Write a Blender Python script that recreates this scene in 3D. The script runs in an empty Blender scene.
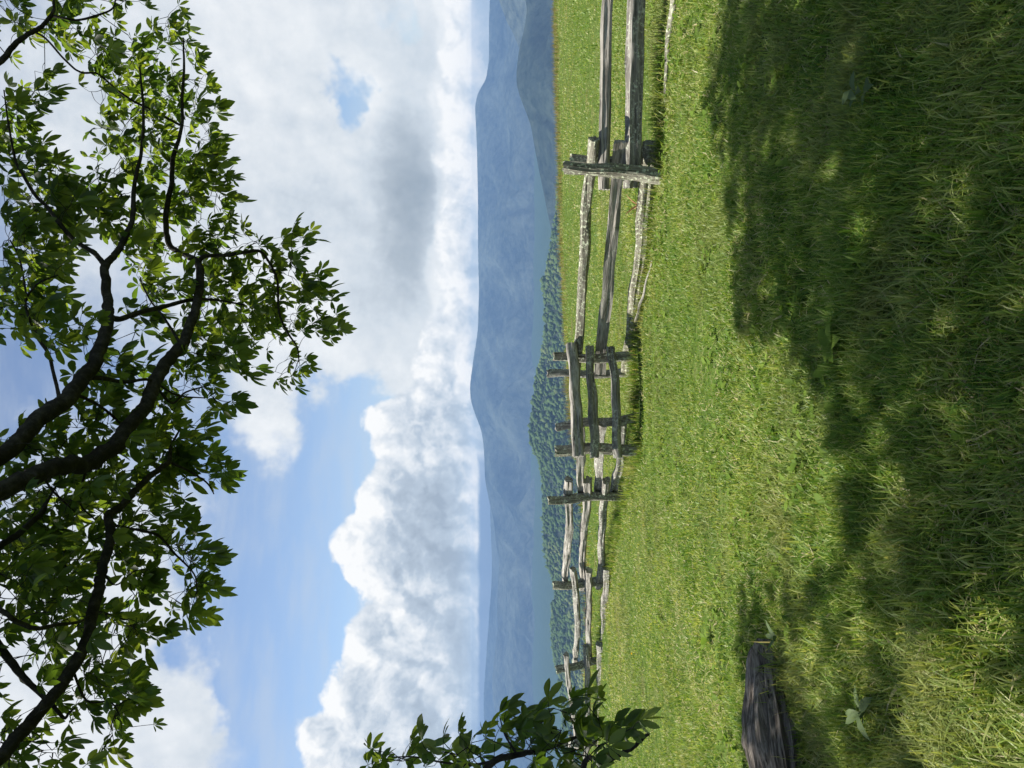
import bpy, math, random
import numpy as np
from mathutils import Vector, Matrix, noise as mnoise

random.seed(7)
rng = np.random.default_rng(11)
SC = bpy.context.scene
COL = SC.collection
R = math.radians

# ------------------------------------------------------------------ camera
F = 740.0                        # focal length in pixels of the long side
CAM = Vector((0.0, 0.0, 1.6))
PITCH = math.atan((512 - 478) / F)     # looking slightly down
FWD = Vector((0, math.cos(PITCH), -math.sin(PITCH)))
UPV = Vector((0, math.sin(PITCH), math.cos(PITCH)))
RGT = Vector((1, 0, 0))


def ray(x, y):
    return FWD + RGT * ((384 - y) / F) + UPV * ((512 - x) / F)


def P(x, y, d):
    return CAM + ray(x, y) * d


def pix(p):
    """numpy (N,3) -> image x, y, depth"""
    q = np.asarray(p, float) - np.array(CAM)
    d = q @ np.array(FWD)
    r = q[:, 0]
    u = q @ np.array(UPV)
    d2 = np.where(d > 1e-3, d, 1e-3)
    return 512 - u / d2 * F, 384 - r / d2 * F, d


cam_data = bpy.data.cameras.new('camera')
cam_data.sensor_width = 36.0
cam_data.lens = 36.0 * F / 1024
cam_data.clip_start = 0.05
cam_data.clip_end = 60000
cam = bpy.data.objects.new('camera', cam_data)
COL.objects.link(cam)
# the photograph was taken with the phone turned on its side: picture right = world down
M3 = Matrix((-UPV, RGT, -FWD)).transposed()
cam.matrix_world = Matrix.Translation(CAM) @ M3.to_4x4()
SC.camera = cam

# ------------------------------------------------------------------ sun
SUN_EL, SUN_AZ = R(60), R(-69)     # azimuth measured from +Y towards +X
SDIR = Vector((math.sin(SUN_AZ) * math.cos(SUN_EL), math.cos(SUN_AZ) * math.cos(SUN_EL), math.sin(SUN_EL)))
ld = bpy.data.lights.new('sun', 'SUN')
ld.energy = 5.0
ld.angle = R(0.5)
ld.color = (1.0, 0.95, 0.86)
lo = bpy.data.objects.new('sun', ld)
COL.objects.link(lo)
lo.rotation_euler = SDIR.to_track_quat('Z', 'Y').to_euler()
lo.location = (-20, 10, 40)

# ------------------------------------------------------------------ small helpers


def tag(o, label=None, cat=None, group=None, kind=None):
    if label: o['label'] = label
    if cat: o['category'] = cat
    if group: o['group'] = group
    if kind: o['kind'] = kind
    return o


def mesh_obj(name, V, Fc, mat, parent=None, smooth=True, attr=None):
    """V (N,3); Fc (M,k) int array (k 3 or 4) or list of arrays"""
    V = np.asarray(V, np.float32)
    groups = Fc if isinstance(Fc, list) else [Fc]
    groups = [np.asarray(g, np.int32) for g in groups if len(g)]
    me = bpy.data.meshes.new(name)
    me.vertices.add(len(V))
    me.vertices.foreach_set('co', V.ravel())
    loops = np.concatenate([g.ravel() for g in groups])
    counts = np.concatenate([np.full(len(g), g.shape[1], np.int32) for g in groups])
    starts = np.concatenate([[0], np.cumsum(counts)[:-1]]).astype(np.int32)
    me.loops.add(len(loops))
    me.loops.foreach_set('vertex_index', loops)
    me.polygons.add(len(counts))
    me.polygons.foreach_set('loop_start', starts)
    me.polygons.foreach_set('loop_total', counts)
    if smooth:
        me.polygons.foreach_set('use_smooth', np.ones(len(counts), bool))
    if attr:
        for an, av in attr.items():
            a = me.attributes.new(an, 'FLOAT', 'POINT')
            a.data.foreach_set('value', np.asarray(av, np.float32))
    me.update(calc_edges=True)
    me.validate()
    if mat: me.materials.append(mat)
    o = bpy.data.objects.new(name, me)
    COL.objects.link(o)
    if parent: o.parent = parent
    return o


def empty(name, loc):
    o = bpy.data.objects.new(name, None)
    COL.objects.link(o)
    o.location = loc
    o.empty_display_size = 0.2
    return o


def grid_faces(n, m, wrap=False):
    """n rows of m points"""
    i = np.arange(n - 1)[:, None]
    jm = m if wrap else m - 1
    j = np.arange(jm)[None, :]
    a = i * m + j
    b = i * m + (j + 1) % m
    c = (i + 1) * m + (j + 1) % m
    d = (i + 1) * m + j
    return np.stack([a, b, c, d], -1).reshape(-1, 4)


def _h(ix, iy, seed):
    n = (ix.astype(np.int64) * 374761393 + iy.astype(np.int64) * 668265263 + seed * 1442695041) & 0x7fffffff
    n = ((n ^ (n >> 13)) * 1274126177) & 0x7fffffff
    n = (n ^ (n >> 16)) & 0xffff
    return n / 65535.0


def vn(x, y, seed=0):
    """2-D value noise, 0..1"""
    x = np.asarray(x, float); y = np.asarray(y, float)
    x, y = np.broadcast_arrays(x, y)
    ix = np.floor(x); iy = np.floor(y)
    fx = x - ix; fy = y - iy
    fx = fx * fx * (3 - 2 * fx); fy = fy * fy * (3 - 2 * fy)
    a = _h(ix, iy, seed); b = _h(ix + 1, iy, seed); c = _h(ix, iy + 1, seed); d = _h(ix + 1, iy + 1, seed)
    return (a * (1 - fx) + b * fx) * (1 - fy) + (c * (1 - fx) + d * fx) * fy


def fbm(x, y, seed=0, oct=4, gain=0.5):
    s = 0; w = 1; t = 0
    for k in range(oct):
        s = s + w * vn(np.asarray(x) * 2 ** k + 17.3 * k, np.asarray(y) * 2 ** k - 9.1 * k, seed + k)
        t += w; w *= gain
    return s / t


def in_poly(px, py, poly):
    px = np.asarray(px); py = np.asarray(py)
    r = np.zeros(px.shape, bool)
    n = len(poly)
    for i in range(n):
        x1, y1 = poly[i]; x2, y2 = poly[(i + 1) % n]
        c = ((y1 > py) != (y2 > py)) & (px < (x2 - x1) * (py - y1) / ((y2 - y1) or 1e-9) + x1)
        r ^= c
    return r

# ------------------------------------------------------------------ materials


def new_mat(name):
    m = bpy.data.materials.new(name)
    m.use_nodes = True
    nt = m.node_tree
    nt.nodes.clear()
    out = nt.nodes.new('ShaderNodeOutputMaterial')
    return m, nt, out


class NB:
    """a few words to write node trees with"""

    def __init__(s, nt): s.nt = nt

    def n(s, t, **kw):
        nd = s.nt.nodes.new(t)
        for k, v in kw.items(): setattr(nd, k, v)
        return nd

    def put(s, sock, v):
        if v is None: return
        if isinstance(v, bpy.types.NodeSocket): s.nt.links.new(v, sock)
        else:
            if hasattr(sock.default_value, '__len__') and len(sock.default_value) == 4 and len(v) == 3: v = (*v, 1)
            sock.default_value = v

    def m(s, op, a, b=None, c=None, clamp=False):
        nd = s.n('ShaderNodeMath', operation=op, use_clamp=clamp)
        s.put(nd.inputs[0], a); s.put(nd.inputs[1], b); s.put(nd.inputs[2], c)
        return nd.outputs[0]

    def v(s, op, a, b=None, c=None):
        nd = s.n('ShaderNodeVectorMath', operation=op)
        s.put(nd.inputs[0], a); s.put(nd.inputs[1], b)
        if c is not None: s.put(nd.inputs[2], c)
        return nd.outputs['Value'] if op in ('DOT_PRODUCT', 'LENGTH', 'DISTANCE') else nd.outputs[0]

    def noise(s, vec, scale, detail=4, rough=0.5, dist=0.0, out='Fac'):
        nd = s.n('ShaderNodeTexNoise')
        s.put(nd.inputs['Vector'], vec); nd.inputs['Scale'].default_value = scale
        nd.inputs['Detail'].default_value = detail; nd.inputs['Roughness'].default_value = rough
        nd.inputs['Distortion'].default_value = dist
        return nd.outputs[out]

    def ramp(s, f, stops, interp='LINEAR'):
        nd = s.n('ShaderNodeValToRGB')
        nd.color_ramp.interpolation = interp
        el = nd.color_ramp.elements
        while len(el) < len(stops): el.new(0.5)
        for e, (p, c) in zip(el, stops):
            e.position = p
            e.color = (*c, 1) if hasattr(c, '__len__') else (c, c, c, 1)
        s.put(nd.inputs[0], f)
        return nd.outputs[0]

    def sstep(s, v, a, b, to0=0.0, to1=1.0):
        nd = s.n('ShaderNodeMapRange', interpolation_type='SMOOTHSTEP')
        s.put(nd.inputs[0], v); s.put(nd.inputs[1], a); s.put(nd.inputs[2], b)
        s.put(nd.inputs[3], to0); s.put(nd.inputs[4], to1)
        return nd.outputs[0]

    def mix(s, f, a, b, mode='MIX'):
        nd = s.n('ShaderNodeMix', data_type='RGBA', blend_type=mode)
        s.put(nd.inputs[0], f); s.put(nd.inputs[6], a); s.put(nd.inputs[7], b)
        return nd.outputs[2]

    def link(s, a, b): s.nt.links.new(a, b)


def wood_mat(name, dark, mid, light, lichen, lichen_amt, rough=0.9, streak=26):
    m, nt, out = new_mat(name)
    b = NB(nt)
    tc = b.n('ShaderNodeTexCoord').outputs['Object']
    rnd = b.n('ShaderNodeObjectInfo').outputs['Random']
    off = b.n('ShaderNodeCombineXYZ'); b.put(off.inputs[0], b.m('MULTIPLY', rnd, 37.0)); b.put(off.inputs[1], b.m('MULTIPLY', rnd, 5.0))
    p = b.v('ADD', tc, off.outputs[0])
    st = b.v('MULTIPLY', p, (1.6, 1.0, 1.0))
    grain = b.noise(b.v('MULTIPLY', st, (1.2, streak, streak)), 1.0, 6, 0.65)
    fine = b.noise(b.v('MULTIPLY', st, (5, 95, 95)), 1.0, 3, 0.6)
    broad = b.noise(b.v('MULTIPLY', p, (.5, 1.6, 1.6)), 2.2, 4, 0.6)
    g = b.m('ADD', b.m('MULTIPLY', grain, 0.62), b.m('MULTIPLY', fine, 0.38))
    colr = b.ramp(g, [(0.36, dark), (0.47, mid), (0.60, light)])
    colr = b.mix(b.sstep(broad, 0.38, 0.72, 0.0, 0.28), colr, dark)
    crack = b.sstep(b.noise(b.v('MULTIPLY', st, (0.8, 42, 42)), 1.0, 2, 0.5), 0.36, 0.30)
    colr = b.mix(b.m('MULTIPLY', crack, 0.85), colr, tuple(c * 0.3 for c in dark))
    # lichen crusts
    li = b.noise(p, 26, 5, 0.7)
    patch = b.noise(p, 3.1, 3, 0.6)
    lm = b.m('MULTIPLY', b.sstep(li, 0.52, 0.60), b.sstep(patch, 0.62 - lichen_amt * 0.35, 0.72 - lichen_amt * 0.3))
    colr = b.mix(b.m('MULTIPLY', lm, 0.9), colr, lichen)
    moss = b.m('MULTIPLY', b.sstep(b.noise(p, 14, 4, 0.7), 0.55, 0.66), b.sstep(b.noise(p, 1.7, 2), 0.5, 0.62))
    colr = b.mix(b.m('MULTIPLY', moss, 0.6), colr, (0.07, 0.085, 0.035))
    bs = b.n('ShaderNodeBsdfPrincipled')
    b.put(bs.inputs['Base Color'], colr); bs.inputs['Roughness'].default_value = rough
    bs.inputs['Specular IOR Level'].default_value = 0.2
    bm = b.n('ShaderNodeBump'); bm.inputs['Strength'].default_value = 0.85; bm.inputs['Distance'].default_value = 0.012
    b.put(bm.inputs['Height'], b.m('ADD', b.m('SUBTRACT', g, b.m('MULTIPLY', crack, 0.5)), b.m('MULTIPLY', lm, 0.25)))
    b.link(bm.outputs[0], bs.inputs['Normal'])
    b.link(bs.outputs[0], out.inputs[0])
    return m


M_RAIL = wood_mat('weathered_rail', (0.055, 0.050, 0.044), (0.175, 0.162, 0.141), (0.37, 0.35, 0.31), (0.50, 0.52, 0.42), 0.65)
M_RAILPALE = wood_mat('pale_rail', (0.085, 0.078, 0.068), (0.235, 0.218, 0.19), (0.42, 0.395, 0.35), (0.42, 0.43, 0.36), 0.25)
M_MOSSY = wood_mat('lichened_post', (0.038, 0.035, 0.026), (0.15, 0.14, 0.108), (0.31, 0.295, 0.235), (0.52, 0.55, 0.40), 1.05)
M_LOG = wood_mat('old_log_wood', (0.026, 0.021, 0.017), (0.125, 0.104, 0.084), (0.30, 0.26, 0.22), (0.2, 0.19, 0.165), 0.1, streak=36)


def bark_mat():
    m, nt, out = new_mat('tree_bark')
    b = NB(nt)
    tc = b.n('ShaderNodeTexCoord').outputs['Object']
    n1 = b.noise(tc, 24, 6, 0.7)
    n2 = b.noise(tc, 5, 3, 0.6)
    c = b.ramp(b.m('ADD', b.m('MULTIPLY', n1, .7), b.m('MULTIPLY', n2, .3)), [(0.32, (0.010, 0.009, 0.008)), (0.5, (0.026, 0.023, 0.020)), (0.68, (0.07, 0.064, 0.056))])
    bs = b.n('ShaderNodeBsdfPrincipled'); b.put(bs.inputs['Base Color'], c); bs.inputs['Roughness'].default_value = 0.95
    bs.inputs['Specular IOR Level'].default_value = 0.15
    bm = b.n('ShaderNodeBump'); bm.inputs['Strength'].default_value = 0.8; bm.inputs['Distance'].default_value = 0.015
    b.put(bm.inputs['Height'], n1); b.link(bm.outputs[0], bs.inputs['Normal'])
    b.link(bs.outputs[0], out.inputs[0])
    return m


M_BARK = bark_mat()


def leaf_mat(name, dcol0, dcol1, tcol0, tcol1, trans=0.45, spec=0.25, rough=0.45):
    """thin leaf: diffuse + light coming through + a soft sheen, tint per leaf"""
    m, nt, out = new_mat(name)
    b = NB(nt)
    at = b.n('ShaderNodeAttribute', attribute_name='tint').outputs['Fac']
    d = b.mix(at, dcol0, dcol1)
    t = b.mix(at, tcol0, tcol1)
    df = b.n('ShaderNodeBsdfDiffuse'); b.put(df.inputs[0], d)
    tr = b.n('ShaderNodeBsdfTranslucent'); b.put(tr.inputs[0], t)
    mx = b.n('ShaderNodeMixShader'); mx.inputs[0].default_value = trans
    b.link(df.outputs[0], mx.inputs[1]); b.link(tr.outputs[0], mx.inputs[2])
    gl = b.n('ShaderNodeBsdfGlossy'); gl.inputs['Roughness'].default_value = rough
    m2 = b.n('ShaderNodeMixShader'); m2.inputs[0].default_value = 0.12 * spec
    b.link(mx.outputs[0], m2.inputs[1]); b.link(gl.outputs[0], m2.inputs[2])
    b.link(m2.outputs[0], out.inputs[0])
    return m


M_LEAF = leaf_mat('buckeye_leaf', (0.018, 0.038, 0.011), (0.042, 0.080, 0.016), (0.11, 0.20, 0.014), (0.34, 0.42, 0.03), 0.5, 0.25, 0.45)


def grass_mat(name, dry=False):
    m, nt, out = new_mat(name)
    b = NB(nt)
    at = b.n('ShaderNodeAttribute', attribute_name='tint').outputs['Fac']
    pos = b.n('ShaderNodeNewGeometry').outputs['Position']
    patch = b.noise(pos, 0.9, 4, 0.6)
    big = b.noise(pos, 0.22, 2, 0.5)
    if dry:
        c = b.ramp(at, [(0.0, (0.20, 0.14, 0.06)), (0.35, (0.30, 0.24, 0.12)), (0.62, (0.36, 0.31, 0.18)), (0.72, (0.13, 0.19, 0.04)), (1.0, (0.10, 0.17, 0.03))])
    else:
        c = b.ramp(at, [(0.0, (0.050, 0.130, 0.012)), (0.3, (0.130, 0.228, 0.028)), (0.6, (0.26, 0.325, 0.065)), (0.86, (0.40, 0.44, 0.16)), (0.93, (0.40, 0.35, 0.18)), (1.0, (0.52, 0.46, 0.29))])
        c = b.mix(b.sstep(patch, 0.48, 0.66, 0.0, 0.55), c, (0.29, 0.29, 0.12))
        c = b.mix(b.sstep(big, 0.42, 0.62, 0.0, 0.35), c, (0.10, 0.21, 0.03))
    df = b.n('ShaderNodeBsdfDiffuse'); b.put(df.inputs[0], c)
    tr = b.n('ShaderNodeBsdfTranslucent'); b.put(tr.inputs[0], b.mix(1.0, c, (1.35, 1.25, 0.7), 'MULTIPLY'))
    mx = b.n('ShaderNodeMixShader'); mx.inputs[0].default_value = 0.42
    b.link(df.outputs[0], mx.inputs[1]); b.link(tr.outputs[0], mx.inputs[2])
    gl = b.n('ShaderNodeBsdfGlossy'); gl.inputs['Roughness'].default_value = 0.45
    m2 = b.n('ShaderNodeMixShader'); m2.inputs[0].default_value = 0.005 if dry else 0.018
    b.link(mx.outputs[0], m2.inputs[1]); b.link(gl.outputs[0], m2.inputs[2])
    b.link(m2.outputs[0], out.inputs[0])
    return m


M_GRASS = grass_mat('meadow_grass')
M_DRY = grass_mat('dry_meadow_grass', True)
M_HERB = leaf_mat('herb_leaf', (0.085, 0.15, 0.02), (0.17, 0.245, 0.04), (0.17, 0.29, 0.03), (0.28, 0.37, 0.05), 0.35, 0.06, 0.6)
M_GREYLEAF = leaf_mat('grey_green_leaf', (0.075, 0.12, 0.042), (0.115, 0.16, 0.065), (0.06, 0.12, 0.03), (0.10, 0.17, 0.05), 0.25, 0.15, 0.6)
M_DEADLEAF = leaf_mat('dead_leaf', (0.16, 0.07, 0.03), (0.30, 0.18, 0.09), (0.2, 0.09, 0.03), (0.3, 0.17, 0.08), 0.25, 0.1, 0.6)
M_PETAL = leaf_mat('yellow_petal', (0.75, 0.5, 0.02), (0.8, 0.55, 0.03), (0.7, 0.45, 0.02), (0.7, 0.45, 0.02), 0.3, 0.1, 0.6)


def ground_mat():
    m, nt, out = new_mat('meadow_soil')
    b = NB(nt)
    pos = b.n('ShaderNodeNewGeometry').outputs['Position']
    a = b.noise(pos, 9, 6, 0.7)
    c = b.noise(pos, 0.8, 4, 0.6)
    k = b.ramp(a, [(0.3, (0.030, 0.045, 0.012)), (0.5, (0.06, 0.10, 0.02)), (0.7, (0.12, 0.13, 0.05))])
    k = b.mix(b.sstep(c, 0.5, 0.72, 0.0, 0.5), k, (0.13, 0.11, 0.055))
    # woods cover the land beyond the field
    dist = b.v('LENGTH', pos)
    far = b.sstep(dist, 60.0, 120.0)
    w = b.ramp(b.noise(pos, 0.03, 6, 0.7), [(0.35, (0.02, 0.04, 0.015)), (0.65, (0.05, 0.08, 0.03))])
    k = b.mix(far, k, w)
    bs = b.n('ShaderNodeBsdfDiffuse'); b.put(bs.inputs[0], k)
    bm = b.n('ShaderNodeBump'); bm.inputs['Strength'].default_value = 0.5; bm.inputs['Distance'].default_value = 0.04
    b.put(bm.inputs['Height'], a); b.link(bm.outputs[0], bs.inputs['Normal'])
    b.link(bs.outputs[0], out.inputs[0])
    return m


def forest_mat(name, scale, lo_c, hi_c):
    m, nt, out = new_mat(name)
    b = NB(nt)
    pos = b.n('ShaderNodeNewGeometry').outputs['Position']
    a = b.noise(pos, scale, 6, 0.7)
    c = b.noise(pos, scale * 0.13, 4, 0.6)
    k = b.ramp(b.m('ADD', b.m('MULTIPLY', a, .55), b.m('MULTIPLY', c, .45)), [(0.40, lo_c), (0.60, hi_c)])
    bs = b.n('ShaderNodeBsdfDiffuse'); b.put(bs.inputs[0], k)
    bm = b.n('ShaderNodeBump'); bm.inputs['Strength'].default_value = 1.0; bm.inputs['Distance'].default_value = 0.4 / scale
    b.put(bm.inputs['Height'], a); b.link(bm.outputs[0], bs.inputs['Normal'])
    b.link(bs.outputs[0], out.inputs[0])
    return m


M_GROUND = ground_mat()
M_MTN = forest_mat('mountain_forest', 0.02, (0.008, 0.016, 0.014), (0.11, 0.13, 0.10))
M_MID = forest_mat('spur_forest', 0.04, (0.010, 0.018, 0.014), (0.055, 0.072, 0.052))

# ------------------------------------------------------------------ terrain
_cx = [-60, -25, -16, -10, -7, -5, -2.3, 0, 3, 8, 17, 30, 60]
_cy = [33, 29, 26, 22.5, 20, 18.4, 20.2, 23.5, 26.5, 29, 33, 36, 40]


def crest_y(X):
    return np.interp(X, _cx, _cy)


def ground_z(X, Y):
    X = np.asarray(X, float); Y = np.asarray(Y, float)
    lx = np.maximum(0, -X - 1)
    z = -0.057 * np.clip(Y, -15, 160) - 0.05 * np.minimum(lx, 30)
    z = z + 0.10 * (fbm(X * 0.35 + 4, Y * 0.35, 3, 3) - 0.5) * np.clip((Y) / 4, 0, 1) + 0.035 * (fbm(X * 2.2, Y * 2.2, 5, 2) - 0.5)
    over = np.maximum(0, Y - crest_y(X))
    drop = np.where(over < 12, 0.02 * over ** 2, 2.88 + 0.48 * (over - 12))
    z = z - np.minimum(drop, 150)
    far = np.clip((np.hypot(X, Y) - 300) / 1500, 0, 1)
    return z - far * 200


azs = np.concatenate([np.linspace(-180, -40, 36)[:-1], np.linspace(-40, 40, 161), np.linspace(40, 180, 36)[1:]])
rs = np.concatenate([[0.0], np.geomspace(0.5, 60, 150), np.geomspace(62, 7400, 46)])
A, RR = np.meshgrid(np.radians(azs), rs)
GX = RR * np.sin(A); GY = RR * np.cos(A)
GZ = ground_z(GX, GY)
ground = mesh_obj('ground', np.stack([GX, GY, GZ], -1).reshape(-1, 3), grid_faces(*GX.shape), M_GROUND)
tag(ground, kind='structure')

# ------------------------------------------------------------------ mountains: a silhouette at its own distance, with spurs running down


def ridge(name, pts, dist, base_z, depth, mat, seed, spur, nseg=520, rows=46, rough=0.0):
    ys = np.array([p[1] for p in pts], float); xs = np.array([p[0] for p in pts], float)
    o = np.argsort(ys); ys = ys[o]; xs = xs[o]
    yy = np.linspace(ys[0], ys[-1], nseg)
    # smooth curve through the points
    k = np.interp(yy, ys, xs)
    ker = np.hanning(9); ker /= ker.sum()
    k = np.convolve(np.pad(k, 4, mode='edge'), ker, 'valid')
    V = []
    t = np.linspace(0, 1, rows)
    d3 = np.array([ray(a, b) for a, b in zip(k, yy)])
    hx = d3[:, 0] / d3[:, 1]; hz = d3[:, 2] / d3[:, 1]
    top = CAM.z + hz * dist
    u = hx * dist
    top = top + rough * (fbm(u / (depth * 0.012), u * 0 + seed, seed, 3) - 0.5)
    for ti in t:                         # ti 0 = foot towards us, 0.8 = crest, 1 = behind
        if ti <= 0.8:
            s = ti / 0.8
            f = s ** 1.15
            Yd = dist - depth * (1 - s)
        else:
            s = 1 - (ti - 0.8) / 0.2
            f = s
            Yd = dist + depth * 0.5 * (1 - s)
        X = u * (0.35 + 0.65 * Yd / dist) if ti <= 0.8 else u
        z = base_z + (top - base_z) * f
        if ti < 0.8:
            w = math.sin(math.pi * min(1, ti / 0.8)) ** 0.8
            q = u / spur + 0.55 * fbm(u / spur * 0.7, np.full_like(u, ti * 2.2), seed + 3, 2) * 2 + 0.25 * math.sin(ti * 5)
            rg = 1 - np.abs(2 * vn(q, np.full_like(u, ti * 1.1), seed) - 1)
            r2 = 1 - np.abs(2 * vn(q * 3.1, np.full_like(u, ti * 3.5), seed + 9) - 1)
            z = z + w * (top - base_z) * (0.60 * (rg - 0.62) + 0.26 * (r2 - 0.6))
            z = np.minimum(z, base_z + (top - base_z) * (0.15 + 0.85 * s ** 0.9))
        V.append(np.stack([X, np.full_like(X, Yd), z], -1))
    V = np.array(V)
    o = mesh_obj(name, V.reshape(-1, 3), grid_faces(rows, nseg), mat)
    return tag(o, kind='structure')


ridge('mountain_range', [(484, -290), (492, -120), (491, -30), (489, 20), (489, 60), (486, 80), (478, 92), (475, 105), (477, 150), (478, 200), (478, 250), (479, 290),
                         (478, 330), (474, 355), (470, 385), (470.5, 400), (475, 414), (482, 432), (484, 450), (485, 480), (489, 500), (494, 522), (496, 545), (499.5, 560),
                         (498, 580), (497, 610), (498, 628), (495, 650), (492, 680), (493, 700), (497, 725), (500, 770), (496, 900), (491, 1060)],
      5600, -420, 1000, M_MTN, 21, 560)
ridge('distant_mountains', [(497, -290), (494, 100), (490, 300), (487, 430), (488, 470), (490, 520), (491.5, 560), (490, 600), (486, 640), (483, 690), (484, 740), (488, 800), (491, 1050)],
      6950, -420, 1100, M_MTN, 33, 800, rows=20, nseg=260)
ridge('mountain_spur', [(508, -290), (514, -100), (521, -30), (527, 10), (524, 30), (519, 50), (516.5, 72), (516.5, 84), (520, 97), (526, 112), (531, 126), (535, 150), (540, 175),
                        (548, 215), (560, 270), (575, 360), (600, 500)], 2300, -330, 420, M_MID, 45, 230)
# paler slope in front of the right end of the range
ridge('mountain_shoulder', [(484, -290), (492, -60), (499, 0), (506, 20), (514, 35), (524, 60), (540, 110), (560, 170), (585, 300)], 3400, -380, 560, M_MTN, 57, 280, nseg=300)

# near wooded hill with its own tree canopy
HILL = [(560, 130), (556, 200), (551, 240), (545, 268), (541, 284), (543, 300), (543.5, 330), (541, 352), (535, 378), (532, 400), (528.5, 424), (528, 434), (531, 447), (538, 460), (541, 480), (542, 520), (543, 550),
        (546, 566), (553, 582), (554, 592), (551, 606), (550, 625), (551, 645), (554, 660), (557, 676), (560, 700), (563, 800), (566, 1000)]
HD = 1300.0


def hill_top(X):
    ys = np.array([p[1] for p in HILL], float); xs = np.array([p[0] for p in HILL], float)
    d = [ray(a, b) for a, b in HILL]
    hx = np.array([q.x / q.y for q in d]) * HD; hz = CAM.z + np.array([q.z / q.y for q in d]) * HD
    o = np.argsort(hx)
    return np.interp(X, hx[o], hz[o])


def hill_z(X, Y):
    t = np.clip((HD - Y) / 545, -0.4, 1)
    top = hill_top(X * HD / np.maximum(Y, 400)) - 3.5
    z = top - np.where(t > 0, 270 * t ** 1.2, 160 * (-t))
    u = X / 115 + 1.2 * fbm(X / 250, Y / 250, 71, 2)
    rg = 1 - np.abs(2 * vn(u, Y / 630, 73) - 1)
    return z + np.clip(t * 4, 0, 1) * 46 * (rg - 0.75)


hx = np.linspace(-880, 460, 161); hy = np.linspace(690, 1510, 60)
HX, HY = np.meshgrid(hx, hy)
hill = mesh_obj('hill', np.stack([HX, HY, hill_z(HX, HY)], -1).reshape(-1, 3), grid_faces(*HX.shape), M_MID)
tag(hill, kind='structure')


def ico_pts():
    import bmesh
    bm = bmesh.new()
    bmesh.ops.create_icosphere(bm, subdivisions=1, radius=1.0)
    v = np.array([w.co[:] for w in bm.verts]); f = np.array([[w.index for w in q.verts] for q in bm.faces])
    bm.free()
    return v, f


ICO_V, ICO_F = ico_pts()
N = 30000
tx = rng.uniform(-840, 420, N); ty = 725 + (HD + 50 - 725) * rng.uniform(0, 1, N) ** 0.75
px_, py_, _d = pix(np.stack([tx, ty, hill_z(tx, ty)], -1))
keep = (py_ > -60) & (py_ < 860)
tx, ty = tx[keep], ty[keep]
N = len(tx)
rad = 1.9 + 5.0 * rng.uniform(0, 1, N) ** 3
hgt = rad * rng.uniform(0.6, 1.0, N)
base = np.repeat(ICO_V[None], N, 0)
ph = rng.uniform(0, 6.28, (N, 1))
lump = 1 + 0.22 * np.sin(base[..., 0] * 5 + ph) * np.sin(base[..., 1] * 4.3 + ph * 1.7) + 0.18 * np.sin(base[..., 2] * 7 + ph * 2.3) + rng.uniform(-0.13, 0.13, (N, len(ICO_V)))
Vt = base * lump[..., None] * np.stack([rad, rad, hgt], -1)[:, None, :]
Vt = Vt + np.stack([tx, ty, hill_z(tx, ty) + hgt * 0.2], -1)[:, None, :]
Ft = (ICO_F[None] + (np.arange(N) * len(ICO_V))[:, None, None]).reshape(-1, 3)


def canopy_mat():
    m, nt, out = new_mat('wood_canopy')
    b = NB(nt)
    at = b.n('ShaderNodeAttribute', attribute_name='tint').outputs['Fac']
    pos = b.n('ShaderNodeNewGeometry').outputs['Position']
    a = b.noise(pos, 0.30, 5, 0.7)
    k = b.ramp(at, [(0.0, (0.05, 0.085, 0.03)), (0.6, (0.085, 0.13, 0.045)), (1.0, (0.16, 0.18, 0.07))])
    k = b.mix(b.sstep(a, 0.4, 0.62, 0.0, 0.3), k, (0.05, 0.08, 0.03))
    bs = b.n('ShaderNodeBsdfDiffuse'); b.put(bs.inputs[0], k)
    bm = b.n('ShaderNodeBump'); bm.inputs['Strength'].default_value = 0.5; bm.inputs['Distance'].default_value = 0.8
    b.put(bm.inputs['Height'], a); b.link(bm.outputs[0], bs.inputs['Normal'])
    b.link(bs.outputs[0], out.inputs[0])
    return m


forest = mesh_obj('forest', Vt.reshape(-1, 3), Ft, canopy_mat(), smooth=True, attr={'tint': np.repeat(np.clip(0.35 * rng.uniform(0, 1, N) + 1.3 * fbm(tx / 60, ty / 60, 81, 3) - .35, 0, 1), len(ICO_V))})
tag(forest, kind='stuff')

# ------------------------------------------------------------------ split wood: rails and posts


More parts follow.
